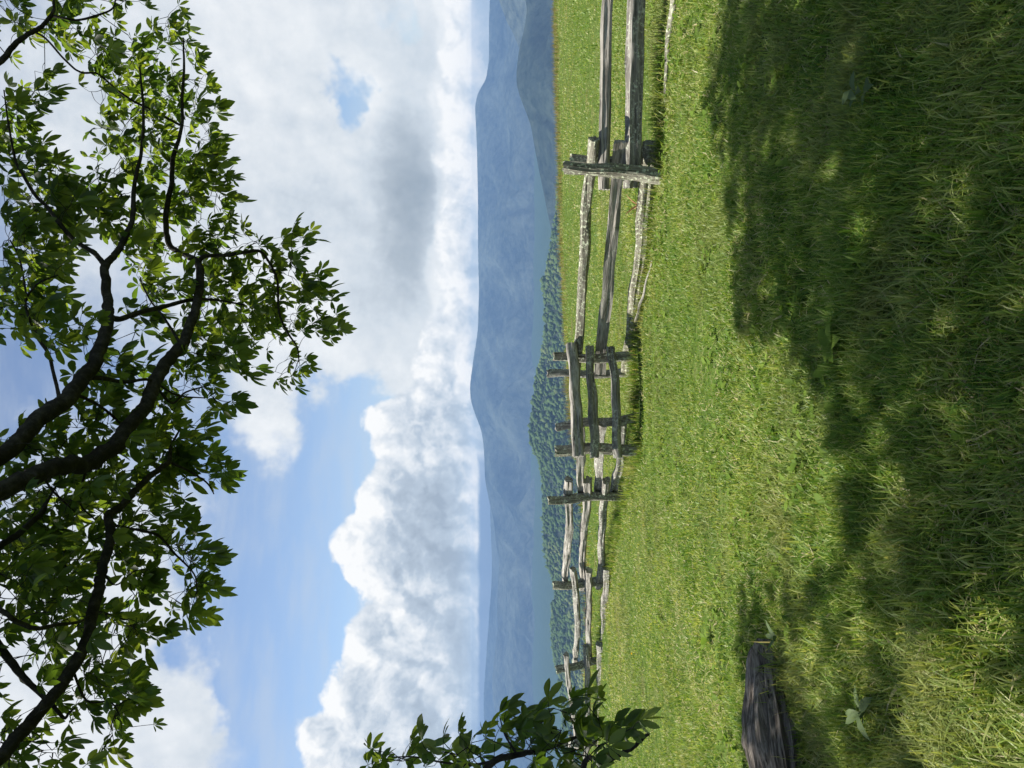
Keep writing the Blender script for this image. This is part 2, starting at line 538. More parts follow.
def split_wood(name, a, b, w, h, mat, parent=None, seed=0, sag=0.0, side=0.0, twist=0.0, taper=(1, 1), facets=5, roll=0.0, nl=44, nr=20, raw=0.02, kink=0.0):
    """A riven piece of wood from a to b; w and h are its thickness across and upright; local X runs along it."""
    rs_ = np.random.default_rng(seed)
    a = Vector(a); b = Vector(b)
    ax = (b - a); L = ax.length; ax.normalize()
    up = Vector((0, 0, 1)) if abs(ax.z) < 0.8 else Vector((0, -1, 0))
    yv = up.cross(ax).normalized(); zv = ax.cross(yv)
    th = np.linspace(0, 2 * math.pi, nr, endpoint=False) + roll
    # faceted section
    fa = np.sort(np.linspace(0, 2 * math.pi, facets, endpoint=False) + rs_.uniform(-0.35, 0.35, facets))
    fd = rs_.uniform(0.74, 1.02, facets)
    V = []
    for i in range(nl):
        s = i / (nl - 1)
        tt = th + twist * s
        dd = np.min(np.stack([fd[k] / np.maximum(np.cos(((tt - fa[k] + math.pi) % (2 * math.pi)) - math.pi), 0.25) for k in range(facets)]), 0)
        dd = np.minimum(dd, 1.25)
        groove = (vn(th * 4.2, np.full(nr, s * L * 1.3), seed + 1) - 0.5) * 0.34 + (vn(th * 1.4, np.full(nr, s * L * 3.1), seed + 2) - 0.5) * 0.40
        rr = dd * (1 + groove)
        tp = taper[0] + (taper[1] - taper[0]) * s
        cy = side * math.sin(math.pi * s) + kink * math.sin(2 * math.pi * s * 1.3 + seed) + 0.015 * math.sin(s * 9 + seed)
        cz = -sag * math.sin(math.pi * s) + 0.010 * math.sin(s * 7.3 + seed * 1.7) + 0.006 * math.sin(s * 17 + seed * 2.9)
        xo = np.full(nr, s * L)
        if i == 0: xo = xo - rs_.uniform(0, 1, nr) * raw
        if i == nl - 1: xo = xo + rs_.uniform(0, 1, nr) * raw
        V.append(np.stack([xo, cy + rr * np.cos(th) * w / 2 * tp, cz + rr * np.sin(th) * h / 2 * tp], -1))
    V = np.array(V).reshape(-1, 3)
    Fq = grid_faces(nl, nr, wrap=True)
    c0 = V[:nr].mean(0); c1 = V[-nr:].mean(0)
    V = np.concatenate([V, [c0 + (0.004, 0, 0), c1 - (0.004, 0, 0)]])
    j = np.arange(nr)
    T0 = np.stack([np.full(nr, len(V) - 2), (j + 1) % nr, j], -1)
    T1 = np.stack([np.full(nr, len(V) - 1), (nl - 1) * nr + j, (nl - 1) * nr + (j + 1) % nr], -1)
    o = mesh_obj(name, V, [Fq, T0, T1], mat, parent, smooth=True)
    o.data.set_sharp_from_angle(angle=R(38))
    mat4 = Matrix((ax, yv, zv)).transposed().to_4x4()
    mat4.translation = a - (parent.location if parent else Vector((0, 0, 0)))
    o.matrix_local = mat4
    return o


fence = empty('split_rail_fence', (-0.5, 10.0, float(ground_z(-0.5, 10.0))))
tag(fence, 'weathered grey split rail fence winding across the meadow, stacked rails held by short posts', 'fence')


def gz(X, Y): return float(ground_z(X, Y))


def post(xt, yt, xb, yb, d, w, seed, mat=M_MOSSY, dt=0.0, facets=4, dep=None):
    top = P(xt, yt, d + dt); bot = P(xb, yb, d)
    g = gz(bot.x, bot.y)
    bot.z = min(bot.z, g) - 0.12
    ob = split_wood('post', bot, top, w, dep or w, mat, fence, seed, facets=facets, taper=(1.1, 0.95), raw=0.035, nl=26, roll=0.3)
    return top


def rail(a, b, w, seed, mat=M_RAIL, h=None, **kw):
    """a, b are (x, y, depth)"""
    return split_wood('rail', P(*a), P(*b), w, h or w, mat, fence, seed, **kw)


# posts, from the right (near) to the left (far)
post(565, 166.5, 663, 177, 8.34, 0.125, 101)                # front post of the near pair
post(572, 160, 660, 163, 8.62, 0.11, 102, dt=0.02)          # its partner behind the rails
post(555, 357, 640, 357, 10.1, 0.13, 103)
post(548.5, 374, 630, 374, 10.85, 0.115, 104, M_RAIL)
post(557, 426.5, 641, 417, 10.15, 0.115, 105, M_RAIL)
post(557, 450, 644, 449, 9.82, 0.135, 106)
post(549, 500, 625, 494, 11.6, 0.145, 107)
post(554, 586, 612.5, 581.5, 14.6, 0.17, 108)
post(557, 670, 608, 657, 17.0, 0.18, 109)
post(560, 745, 605, 742, 19.6, 0.15, 110)
# off to the right, outside the picture
pr = P(600, -140, 7.7)
bz = gz(pr.x, pr.y)
split_wood('post', (pr.x, pr.y, bz - 0.1), (pr.x + 0.03, pr.y, bz + 1.15), 0.12, 0.12, M_MOSSY, fence, 111, facets=4)

# section running out of the picture to the right (shaded front, lit top)
rail((612.5, -200, 7.9), (603, 189, 8.58), 0.12, 201, M_RAILPALE, h=0.125, facets=5)
rail((642, -200, 7.75), (630, 187, 8.52), 0.145, 202, M_RAIL, h=0.165, facets=5, sag=0.01, side=0.03)
# second section, from the near post away to the pair at the middle
rail((593, 139, 8.42), (575.5, 372, 10.42), 0.155, 203, M_MOSSY, facets=8, h=0.15)
rail((621, 142, 8.42), (599.5, 372, 10.45), 0.145, 204, M_RAILPALE, facets=4, h=0.15, sag=-0.01)
rail((650, 144, 8.44), (628, 371, 10.42), 0.17, 205, M_MOSSY, facets=6, h=0.17, sag=0.01, kink=0.012)
# third section: rails lie against the near face of the posts
rail((571, 344, 9.98), (576.5, 456, 9.66), 0.13, 206, M_RAILPALE, h=0.155, facets=4, sag=0.02, kink=0.012)
rail((589.5, 347, 9.98), (595.5, 457, 9.68), 0.10, 207, M_RAIL, h=0.13, facets=4)
rail((611.5, 348, 9.98), (618, 457, 9.66), 0.10, 208, M_RAIL, h=0.115, facets=5, sag=0.015)
# fourth
rail((579, 424, 9.98), (581, 498, 11.95), 0.115, 209, M_RAILPALE, h=0.12, facets=4, sag=0.015)
rail((601.5, 423, 10.0), (597, 496, 11.9), 0.12, 210, M_RAIL, h=0.125, facets=5)
rail((624, 424, 10.0), (613, 497, 11.85), 0.115, 211, M_RAIL, h=0.11, facets=4, sag=0.02)
# fifth
rail((569, 482.5, 11.3), (565.5, 586, 15.0), 0.125, 212, M_RAILPALE, h=0.12, facets=5, sag=0.02, kink=0.03)
rail((588, 481, 11.3), (582, 586, 15.0), 0.135, 213, M_RAILPALE, h=0.145, facets=5, sag=-0.01, kink=0.02)
rail((606, 480, 11.3), (599.5, 586, 14.95), 0.125, 214, M_RAIL, h=0.14, facets=4, kink=0.02)
# sixth
rail((574, 569, 13.9), (575, 668, 17.5), 0.12, 215, M_RAIL, h=0.115, facets=5, sag=0.06)
rail((589, 569, 13.9), (590, 662, 17.4), 0.13, 216, M_RAILPALE, h=0.14, facets=5, sag=-0.02, kink=0.03)
rail((607, 568, 13.9), (603, 662, 17.4), 0.14, 217, M_RAIL, h=0.16, facets=5)
# seventh, behind the hanging branch
rail((566, 656, 16.4), (577, 748, 20.0), 0.13, 218, M_RAILPALE, h=0.13, facets=5, kink=0.03)
rail((587, 646, 16.4), (588, 748, 20.0), 0.14, 219, M_RAIL, h=0.14, facets=4)
rail((600, 644, 16.3), (601, 748, 20.0), 0.15, 220, M_RAIL, h=0.16, facets=4)
# eighth, leaving the picture to the left
rail((571, 736, 19.0), (571, 850, 22.8), 0.13, 221, M_RAIL, facets=5)
rail((586, 735, 19.0), (584, 850, 22.8), 0.13, 222, M_RAIL, facets=4)
rail((600, 735, 19.0), (597, 850, 22.8), 0.14, 223, M_RAIL, facets=4)


def on_ground(x, y, lift=0.0):
    """point where the line of sight through (x, y) meets the ground"""
    r = ray(x, y)
    lo_, hi_ = 0.5, 60.0
    for _ in range(50):
        mid = (lo_ + hi_) / 2
        p = CAM + r * mid
        if p.z > gz(p.x, p.y): lo_ = mid
        else: hi_ = mid
    p = CAM + r * lo_
    p.z += lift
    return p


# a rail that has come down and lies in the grass
g0 = on_ground(682, -60, 0.05); g1 = on_ground(663.5, 116, -0.02)
fr_ = split_wood('fallen_rail', g0, g1, 0.11, 0.13, M_MOSSY, None, 301, facets=6, taper=(1.15, 0.35), kink=0.02)
tag(fr_, 'fallen lichen covered fence rail lying in the grass under the near right fence section', 'rail')
g0 = on_ground(641, 322, 0.07); g1 = on_ground(653.5, 262, 0.02)
st_ = split_wood('fallen_stick', g0, g1, 0.035, 0.04, M_RAILPALE, None, 302, facets=5, taper=(1.3, 0.5), kink=0.02, nl=24, nr=8)
tag(st_, 'thin bleached stick lying in grass in front of the middle fence section', 'stick')

# old log
tip = on_ground(770, 647, 0.02); far_end = on_ground(797, 785, 0.04)
dirv = (far_end - tip); dirv = dirv / dirv.length
b2 = tip + dirv * 1.9; b2.z = gz(b2.x, b2.y) + 0.09


def log_mesh():
    nl, nr = 90, 48
    L = (b2 - tip).length
    th = np.linspace(0, 2 * math.pi, nr, endpoint=False)
    V = []
    for i in range(nl):
        s = i / (nl - 1)
        r = 0.215 * (0.30 + 0.70 * min(1, (s / 0.30)) ** 0.55) * (1 + 0.08 * math.sin(s * 8))
        deep = fbm(th / (2 * math.pi) * 22, np.full(nr, s * 3.0), 41, 3) - 0.5
        # fold the wrap seam away
        wv = np.minimum(th, 2 * math.pi - th) / math.pi
        deep = fbm(wv * 19 + 0.6 * vn(wv * 3, np.full(nr, s * 5), 7), np.full(nr, s * 2.6), 41, 4) - 0.5
        rr = r * (1 + 0.75 * deep + 0.20 * (vn(wv * 30, np.full(nr, s * 7), 5) - 0.5))
        xo = s * L + (0.10 * (vn(wv * 5, np.zeros(nr), 3) - 0.5) if i < 6 else 0)
        V.append(np.stack([np.full(nr, 0.0) + xo, rr * np.cos(th) * 1.08, rr * np.sin(th) * 0.92], -1))
    V = np.array(V).reshape(-1, 3)
    Fq = grid_faces(nl, nr, wrap=True)
    V = np.concatenate([V, [V[:nr].mean(0), V[-nr:].mean(0)]])
    j = np.arange(nr)
    T0 = np.stack([np.full(nr, len(V) - 2), (j + 1) % nr, j], -1)
    T1 = np.stack([np.full(nr, len(V) - 1), (nl - 1) * nr + j, (nl - 1) * nr + (j + 1) % nr], -1)
    o = mesh_obj('old_log', V, [Fq, T0, T1], M_LOG)
    o.data.set_sharp_from_angle(angle=R(35))
    ax = (b2 - tip).normalized(); yv = Vector((0, 0, 1)).cross(ax).normalized(); zv = ax.cross(yv)
    m4 = Matrix((ax, yv, zv)).transposed().to_4x4(); m4.translation = tip
    o.matrix_world = m4
    return o


tag(log_mesh(), 'dark weathered furrowed log half sunk in the grass', 'log')

# ------------------------------------------------------------------ the tree
TR = Vector((-3.2, 0.9, gz(-3.2, 0.9)))
tree = empty('buckeye_tree', TR)
tag(tree, 'leafy tree with dark limbs arching overhead and drooping palmate leaves', 'tree')


def catmull(pts, n=6):
    """pts (k,4) x y z r"""
    p = np.array(pts, float)
    p = np.concatenate([[2 * p[0] - p[1]], p, [2 * p[-1] - p[-2]]])
    out = []
    for i in range(1, len(p) - 2):
        for t in np.linspace(0, 1, n, endpoint=False):
            a, b, c, d = p[i - 1], p[i], p[i + 1], p[i + 2]
            out.append(0.5 * (2 * b + (c - a) * t + (2 * a - 5 * b + 4 * c - d) * t * t + (3 * b - a - 3 * c + d) * t ** 3))
    out.append(p[-2])
    out = np.array(out)
    out[:, 3] = np.maximum(out[:, 3], 0.0012)
    return out


def tube(path, nr=10, seed=0, lump=0.10):
    """path (n,4) -> V, F"""
    pth = np.asarray(path, float)
    n = len(pth)
    T = np.gradient(pth[:, :3], axis=0)
    T /= np.linalg.norm(T, axis=1)[:, None] + 1e-9
    ref = np.array([0.31, -0.2, 0.93])
    U = np.cross(T, ref); U /= np.linalg.norm(U, axis=1)[:, None] + 1e-9
    W = np.cross(T, U)
    th = np.linspace(0, 2 * math.pi, nr, endpoint=False)
    rr = pth[:, 3][:, None] * (1 + lump * (np.random.default_rng(seed).uniform(-1, 1, (n, nr))))
    V = pth[:, None, :3] + rr[..., None] * (np.cos(th)[None, :, None] * U[:, None] + np.sin(th)[None, :, None] * W[:, None])
    return V.reshape(-1, 3), grid_faces(n, nr, wrap=True)


def join_tubes(name, paths, mat, parent, nr=5, lump=0.08):
    Vs, Fs, o = [], [], 0
    for i, p in enumerate(paths):
        v, f = tube(p, nr, i, lump)
        Vs.append(v); Fs.append(f + o); o += len(v)
    V = np.concatenate(Vs)
    if parent: V = V - np.array(parent.location)
    return mesh_obj(name, V, np.concatenate(Fs), mat, parent)


def W(x, y, d, rpx):
    p = P(x, y, d)
    return (p.x, p.y, p.z, rpx * 0.74 * d / F)


FORK = (TR.x + 0.1, TR.y + 0.1, TR.z + 2.35)
skel = []       # (xyz, r) nodes of everything woody that is in or near the picture
limbs_main = {
    'limb_a': [(*FORK, .10), (-2.0, 1.5, 3.15, .075), W(-140, 560, 2.45, 13.5), W(0, 456, 3.0, 11.5), W(35, 425, 3.2, 11.5), W(62, 401, 3.35, 11), W(85, 375, 3.55, 9.5), W(99, 347, 3.7, 8.5), W(107, 318, 3.9, 7.5), W(107, 298, 4.05, 6.3), W(107, 268, 4.2, 5.5),
               W(113, 257, 4.3, 4.5), W(122, 245, 4.4, 4.2), W(130, 226, 4.5, 3.6), W(134, 206, 4.6, 3.2), W(136, 178, 4.7, 2.6), W(141, 150, 4.8, 2.2), W(143, 110, 4.9, 1.8), W(139, 64, 5.0, 1.2)],
    'limb_b': [(*FORK, .11), (-2.1, 1.2, 2.95, .085), W(-150, 590, 2.35, 15), W(0, 490, 2.9, 13), W(23, 479, 3.0, 13), W(47, 469, 3.1, 12), W(72, 463, 3.25, 11.5), W(95, 459, 3.4, 11), W(110, 449, 3.5, 10.5), W(122, 438, 3.6, 10.5), W(134, 425, 3.75, 9.5), W(147, 402, 3.9, 9),
               W(157, 376, 4.05, 9), W(172, 357, 4.2, 8), W(187, 335, 4.35, 7), W(195, 312, 4.5, 6), W(199, 290, 4.65, 5.5), W(198, 264, 4.8, 5), W(186, 254, 4.85, 3.6), W(169, 243, 4.9, 3.8), W(167, 214, 5.0, 3.6), W(171, 182, 5.1, 3.2), W(173, 158, 5.15, 3.0),
               W(182, 127, 5.2, 2.2), W(182, 100, 5.25, 2), W(184, 68, 5.3, 1.6), W(183, 38, 5.3, 1.0)],
    'limb_c': [(TR.x + .05, TR.y + .1, TR.z + 2.0, .09), (-2.0, 1.35, 2.75, .06), W(-70, 830, 2.1, 11), W(0, 757, 2.4, 9.5), W(23, 731, 2.5, 9), W(47, 705, 2.62, 8.6), W(66, 677, 2.75, 8.2), W(80, 656, 2.85, 8), W(90, 630, 2.97, 7.5), W(96, 602, 3.08, 7.3), W(101, 580, 3.18, 6.8), W(108, 552, 3.3, 6.3),
               W(110, 533, 3.38, 6.3), W(111, 516, 3.45, 5.4), W(118, 507, 3.5, 5), W(132, 493, 3.62, 4.6), W(151, 476, 3.8, 4), W(169, 462, 3.95, 3.2), W(171, 447, 4.05, 2), W(180, 430, 4.2, 1.2)],
    'limb_d': [(TR.x + .05, TR.y, TR.z + 2.7, .07), (-2.2, 1.3, 3.6, .05), W(-90, 560, 2.7, 6), W(0, 610, 2.55, 3.6), W(19, 621, 2.6, 3.4), W(37, 627, 2.65, 3), W(61, 625, 2.75, 2.4), W(82, 621, 2.9, 1.9), W(100, 612, 3.2, 1.3), W(125, 620, 3.3, .9)],
    'limb_e': [(TR.x + .05, TR.y, TR.z + 2.9, .06), (-2.1, 1.5, 3.7, .045), W(-60, 600, 2.75, 6), W(0, 548, 2.95, 4.6), W(16, 536, 3.02, 4.4), W(30, 524, 3.1, 4), W(43, 511, 3.2, 3.4), W(48, 499, 3.3, 2), W(60, 480, 3.5, 1.2)],
    'limb_f': [(*FORK, .09), (-1.6, 2.1, 3.9, .06), (-0.2, 3.2, 4.6, .045), (1.0, 3.6, 4.7, .03), W(-40, 92, 4.2, 4.6), W(0, 59, 4.25, 4), W(13, 46, 4.3, 3.6), W(26, 37, 4.35, 3.2), W(40, 28, 4.4, 2.8), W(52, 16, 4.45, 2.3), W(53, 0, 4.5, 1.6), W(50, -40, 4.5, 1)],
    'limb_g': [(TR.x + .08, TR.y + .1, TR.z + 1.75, .06), (-2.55, 1.9, 2.15, .04), W(420, 860, 2.6, 7), W(470, 790, 2.62, 5.5), W(494, 761, 2.65, 4.6), W(518, 756, 2.7, 3.8), W(540, 750, 2.75, 3), W(560, 744, 2.8, 2.4), W(580, 735, 2.85, 1.8), W(600, 722, 2.9, 1.2)],
    'limb_h': [(TR.x + .08, TR.y + .15, TR.z + 1.45, .05), (-2.5, 1.9, 1.55, .03), W(575, 800, 2.5, 4.5), W(600, 766, 2.52, 4), W(614, 757, 2.54, 3.5), W(628, 750, 2.56, 3), W(640, 740, 2.58, 2.6), W(649, 733, 2.6, 2)],
}
side_br = [
    [W(107, 268, 4.2, 4), W(94, 253, 4.2, 3.4), W(74, 240, 4.2, 3.2), W(60, 224, 4.2, 3), W(47, 207, 4.25, 2.6), W(35, 195, 4.25, 2.4), W(23, 175, 4.3, 2.1), W(15, 158, 4.3, 1.8), W(8, 120, 4.3, 1.3), W(4, 90, 4.3, .9)],
    [W(198, 262, 4.8, 4), W(206, 256, 4.85, 3), W(228, 255, 4.95, 2.6), W(247, 252, 5.0, 2.5), W(259, 251, 5.05, 2.2), W(267, 259, 5.1, 1.9), W(277, 280, 5.15, 1.7), W(279, 312, 5.2, 1.6), W(288, 333, 5.2, 1.6), W(297, 347, 5.2, 1.2), W(299, 362, 5.2, .9)],
    [W(108, 316, 3.9, 5), W(119, 319, 4.0, 4), W(140, 312, 4.15, 3.7), W(166, 306, 4.4, 3.2), W(190, 300, 4.6, 2.6), W(215, 300, 4.9, 1.8), W(245, 305, 5.1, 1.2)],
    [W(84, 378, 3.55, 4), W(100, 378, 3.65, 3.2), W(125, 382, 3.8, 2.6), W(150, 380, 3.95, 2), W(176, 395, 4.2, 1.4), W(205, 398, 4.4, .9)],
    [W(70, 394, 3.4, 3), W(82, 397, 3.5, 2.4), W(98, 405, 3.6, 2.1), W(112, 415, 3.7, 1.8), W(124, 426, 3.8, 1.4), W(150, 440, 4.1, 1)],
    [W(60, 402, 3.33, 3.4), W(57, 388, 3.4, 2.6), W(53, 372, 3.5, 2.4), W(48, 353, 3.6, 2.4), W(37, 337, 3.7, 2.1), W(29, 318, 3.8, 2), W(26, 300, 3.9, 1.7), W(39, 283, 4.0, 1.4), W(58, 275, 4.1, 1)],
    [W(27, 300, 3.9, 1.5), W(20, 260, 4.0, 1.3), W(10, 240, 4.0, 1.0)],
    [W(52, 16, 4.45, 1.8), W(64, 18, 4.45, 1.6), W(78, 20, 4.5, 1.6), W(98, 15, 4.55, 1.5), W(113, 8, 4.6, 1.2), W(116, -6, 4.6, .9)],
    [W(30, 30, 4.37, 1.6), W(45, 38, 4.4, 1.5), W(64, 59, 4.45, 1.5), W(80, 72, 4.5, 1.4), W(98, 74, 4.6, 1.4), W(117, 90, 4.8, 1.5), W(135, 102, 4.95, 1.6), W(156, 112, 5.1, 1.8), W(180, 125, 5.2, 1.8)],
    [W(169, 462, 3.95, 2), W(187, 470, 4.0, 1.5), W(206, 482, 4.05, 1.2), W(214, 494, 4.1, .8)],
    [W(111, 525, 3.4, 2.4), W(127, 528, 3.5, 1.9), W(155, 534, 3.6, 2.1), W(165, 542, 3.65, 1.8), W(173, 552, 3.7, 1.5), W(194, 574, 3.75, 1.2), W(197, 594, 3.8, .8)],
    [W(104, 574, 3.2, 2), W(116, 585, 3.2, 1.2), W(135, 571, 3.25, 1), W(150, 570, 3.3, .7)],
    [W(72, 668, 2.8, 2), W(86, 700, 2.8, 1.6), W(110, 702, 2.85, 1.2), W(120, 716, 2.85, .8)],
    [W(180, 343, 4.3, 2.2), W(172, 330, 4.4, 1.9), W(160, 312, 4.5, 1.6), W(150, 300, 4.6, 1.2), W(140, 280, 4.7, .9)],
    [W(155, 385, 4.0, 2), W(172, 403, 4.1, 1.7), W(186, 392, 4.2, 1.3), W(210, 385, 4.4, .9)],
    [W(90, 455, 3.4, 2), W(80, 500, 3.3, 1.5), W(95, 520, 3.3, 1.0)],
    [W(40, 470, 3.1, 2), W(52, 490, 3.1, 1.6), W(75, 512, 3.2, 1.0)],
    [W(558, 745, 2.8, 1.6), W(570, 752, 2.8, 1.4), W(590, 757, 2.75, .9)],
    [W(518, 756, 2.7, 2), W(505, 735, 2.75, 1.3), W(500, 718, 2.8, .8)],
    [W(494, 761, 2.65, 2), W(470, 765, 2.7, 1.8), W(440, 762, 2.75, 1.4), W(415, 757, 2.8, 1.1), W(392, 757, 2.8, .8)],
]
for k, pts in limbs_main.items():
    path = catmull(pts, 7)
    sd = sum(map(ord, k))
    wob = np.random.default_rng(sd)
    nz = np.stack([np.convolve(wob.normal(0, 1.4, len(path) + 6), np.ones(7) / 7, 'valid') for _ in range(3)], -1)
    path[:, :3] += nz * path[:, 3:4] * 0.45
    V, Fq = tube(path, 14, sd, 0.07)
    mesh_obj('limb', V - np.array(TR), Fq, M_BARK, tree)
    for q in path: skel.append(q)
paths = []
for pts in side_br:
    path = catmull(pts, 6)
    paths.append(path)
    for q in path: skel.append(q)
# the bare dead branch near the lower left
dead = catmull([W(-60, 560, 2.8, 6), W(0, 647, 2.75, 5.4), W(12, 663, 2.75, 5), W(24, 678, 2.74, 4.4), W(42, 695, 2.72, 3.6), W(54, 707, 2.7, 2.8), W(64, 718, 2.68, 2.2), W(69, 713, 2.68, 1.8), W(75, 708, 2.67, 1.2)], 5)
Vd, Fd = tube(dead, 9, 5, 0.1)
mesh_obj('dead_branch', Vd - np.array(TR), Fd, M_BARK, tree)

# trunk and the bigger limbs of the upper crown
trunk = catmull([(TR.x - .02, TR.y - .02, TR.z - .25, .34), (TR.x, TR.y, TR.z + .25, .235), (TR.x + .03, TR.y + .03, TR.z + 1.2, .205), (TR.x + .1, TR.y + .1, TR.z + 2.4, .19), (TR.x + .2, TR.y + .35, TR.z + 3.8, .15), (TR.x + .45, TR.y + .9, TR.z + 5.4, .11), (TR.x + .7, TR.y + 1.6, TR.z + 7.2, .075), (TR.x + .8, TR.y + 2.2, TR.z + 9.0, .04)], 8)
Vk, Fk = tube(trunk, 22, 3, 0.05)
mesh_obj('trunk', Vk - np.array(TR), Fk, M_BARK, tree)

# ---- leaves: palmate, five or six drooping leaflets on a stalk
PROF = np.array([[0.0, 0.03], [0.14, 0.14], [0.36, 0.70], [0.60, 1.0], [0.79, 0.84], [0.91, 0.44], [1.0, 0.0]])


def palmate(pos, stalk_dir, size, g, n=None, coarse=False):
    """returns V (n*k,3), F, tint for one compound leaf; pos = end of its stalk"""
    n = n or int(g.choice([5, 5, 5, 6, 7]))
    sd = np.array(stalk_dir, float); sd /= np.linalg.norm(sd) + 1e-9
    nrm = np.array([g.normal(0, .45), g.normal(0, .45), 1.0]); nrm -= sd * (nrm @ sd); nrm /= np.linalg.norm(nrm) + 1e-9
    sv = np.cross(nrm, sd)
    pr = PROF[[0, 2, 4, 6]] if coarse else PROF
    if coarse: pr = np.array([[0, .05], [.35, .8], [.7, .85], [1, 0]])
    Vs, Fs = [], []
    droop0 = g.uniform(0.12, 0.85)
    for k in range(n):
        a = (k / (n - 1) - 0.5) * g.uniform(3.1, 4.3) + g.normal(0, .10)
        L = size * (1.0 - 0.30 * abs(k / (n - 1) - 0.5) * 2) * g.uniform(0.85, 1.1)
        d = sd * math.cos(a) + sv * math.sin(a)
        d = d + np.array([0, 0, -1]) * droop0 * g.uniform(0.7, 1.2)
        d /= np.linalg.norm(d)
        wv = np.cross(d, nrm); wl = np.linalg.norm(wv)
        wv = wv / wl if wl > .2 else sv
        tw = g.normal(0, .45)
        up = np.cross(wv, d)
        wv = wv * math.cos(tw) + up * math.sin(tw); up = np.cross(wv, d)
        w = L * g.uniform(0.16, 0.215)
        curl = g.uniform(0.05, 0.32)
        t = pr[:, 0]
        mid = pos + np.outer(t * L, d) + np.outer(-curl * L * t ** 2, up * 0.5) + np.outer(-curl * L * t ** 2 * .7, [0, 0, 1])
        fold = g.uniform(0.1, 0.38) * w
        lft = mid + np.outer(pr[:, 1] * w, wv) + np.outer(pr[:, 1] * fold, up)
        rgt = mid - np.outer(pr[:, 1] * w, wv) + np.outer(pr[:, 1] * fold, up)
        m = len(t)
        Vs.append(np.stack([lft, mid, rgt], 1).reshape(-1, 3))
        Fs.append(grid_faces(m, 3) + k * m * 3)
    return np.concatenate(Vs), np.concatenate(Fs)


# where leaves hang in the picture: centre x, y, radii, number of leaves (depth follows the nearest limb)
LEAF_SPOTS = [
    (10, 8, 20, 14, 7), (85, 6, 22, 12, 8), (135, 2, 16, 9, 4), (20, 30, 18, 26, 9), (70, 28, 18, 14, 6), (90, 42, 28, 18, 12), (125, 45, 26, 22, 15), (165, 35, 18, 20, 9), (190, 25, 16, 18, 8), (196, 52, 13, 14, 5),
    (50, 82, 14, 18, 5), (26, 100, 22, 14, 8), (14, 128, 20, 24, 12), (118, 90, 22, 26, 12), (150, 75, 26, 24, 17), (190, 85, 24, 22, 13), (120, 126, 16, 12, 5), (165, 118, 32, 26, 24), (210, 130, 18, 26, 15),
    (28, 160, 24, 22, 13), (58, 170, 16, 14, 6), (60, 190, 18, 12, 6), (75, 205, 22, 18, 10), (35, 215, 26, 22, 15), (120, 165, 18, 26, 13), (155, 165, 28, 28, 24), (205, 168, 26, 24, 20), (225, 195, 14, 20, 8),
    (100, 215, 22, 18, 10), (140, 210, 26, 24, 22), (185, 210, 28, 22, 22), (225, 228, 20, 16, 9), (60, 250, 26, 18, 12), (20, 258, 24, 24, 14), (10, 300, 20, 30, 13), (50, 285, 22, 22, 13), (40, 320, 18, 20, 10), (62, 340, 10, 14, 3),
    (150, 250, 24, 18, 15), (215, 250, 26, 16, 13), (255, 245, 20, 14, 8), (300, 240, 18, 10, 5), (285, 262, 24, 14, 10), (165, 280, 20, 24, 16), (225, 285, 28, 24, 24), (270, 290, 26, 20, 19), (310, 282, 20, 16, 9), (320, 308, 20, 18, 10),
    (150, 320, 14, 18, 7), (215, 320, 26, 22, 19), (258, 325, 24, 20, 16), (290, 328, 20, 20, 10), (330, 325, 16, 14, 5), (205, 352, 24, 16, 12), (240, 355, 20, 18, 11), (300, 368, 20, 14, 8), (205, 385, 20, 14, 8), (225, 400, 16, 12, 5),
    (88, 330, 14, 14, 5), (105, 350, 14, 16, 6), (112, 375, 22, 18, 9), (75, 440, 18, 22, 8), (100, 415, 28, 20, 14), (50, 440, 24, 16, 9), (140, 370, 16, 14, 6), (125, 435, 24, 18, 13), (170, 415, 20, 20, 12), (190, 440, 20, 22, 11), (165, 445, 22, 20, 12),
    (30, 450, 20, 14, 6), (20, 510, 24, 24, 16), (60, 500, 28, 22, 20), (100, 490, 28, 22, 20), (140, 480, 26, 22, 18), (185, 470, 24, 20, 14), (215, 475, 14, 16, 6), (20, 560, 24, 28, 20), (60, 545, 28, 24, 24), (85, 575, 24, 24, 19), (130, 540, 26, 22, 17), (165, 530, 26, 20, 14),
    (150, 575, 20, 18, 10), (190, 545, 20, 20, 9), (205, 570, 18, 18, 8), (200, 600, 16, 18, 9), (175, 600, 10, 8, 2), (40, 595, 28, 18, 16), (20, 625, 20, 14, 7), (75, 615, 20, 20, 12), (60, 645, 22, 20, 10), (110, 625, 22, 18, 12), (140, 632, 18, 14, 7), (150, 640, 10, 10, 3),
    (110, 660, 22, 18, 11), (90, 690, 20, 18, 8), (120, 700, 20, 16, 9), (128, 728, 14, 14, 5), (135, 690, 12, 10, 3), (5, 675, 8, 16, 4), (8, 735, 10, 18, 5), (35, 725, 14, 16, 4), (35, 752, 20, 12, 6), (58, 745, 12, 14, 3), (62, 700, 10, 10, 2),
]
LOW_SPOTS = [(395, 757, 14, 9, 8), (425, 752, 14, 8, 6), (415, 766, 30, 6, 7), (455, 755, 18, 10, 9), (480, 745, 12, 8, 3), (505, 735, 20, 16, 13), (530, 730, 20, 16, 13), (500, 760, 24, 8, 9), (545, 750, 22, 14, 12), (565, 715, 16, 14, 8), (560, 735, 24, 16, 14), (585, 708, 16, 10, 6), (590, 730, 20, 16, 12),
             (600, 752, 18, 12, 7), (615, 712, 12, 10, 3), (618, 728, 14, 8, 3), (632, 726, 14, 6, 2), (625, 742, 14, 9, 3), (585, 762, 30, 6, 8)]
SK = np.array([[*q[:3]] for q in skel])
skx, sky_, skd = pix(SK)
g = np.random.default_rng(5)
targets = []
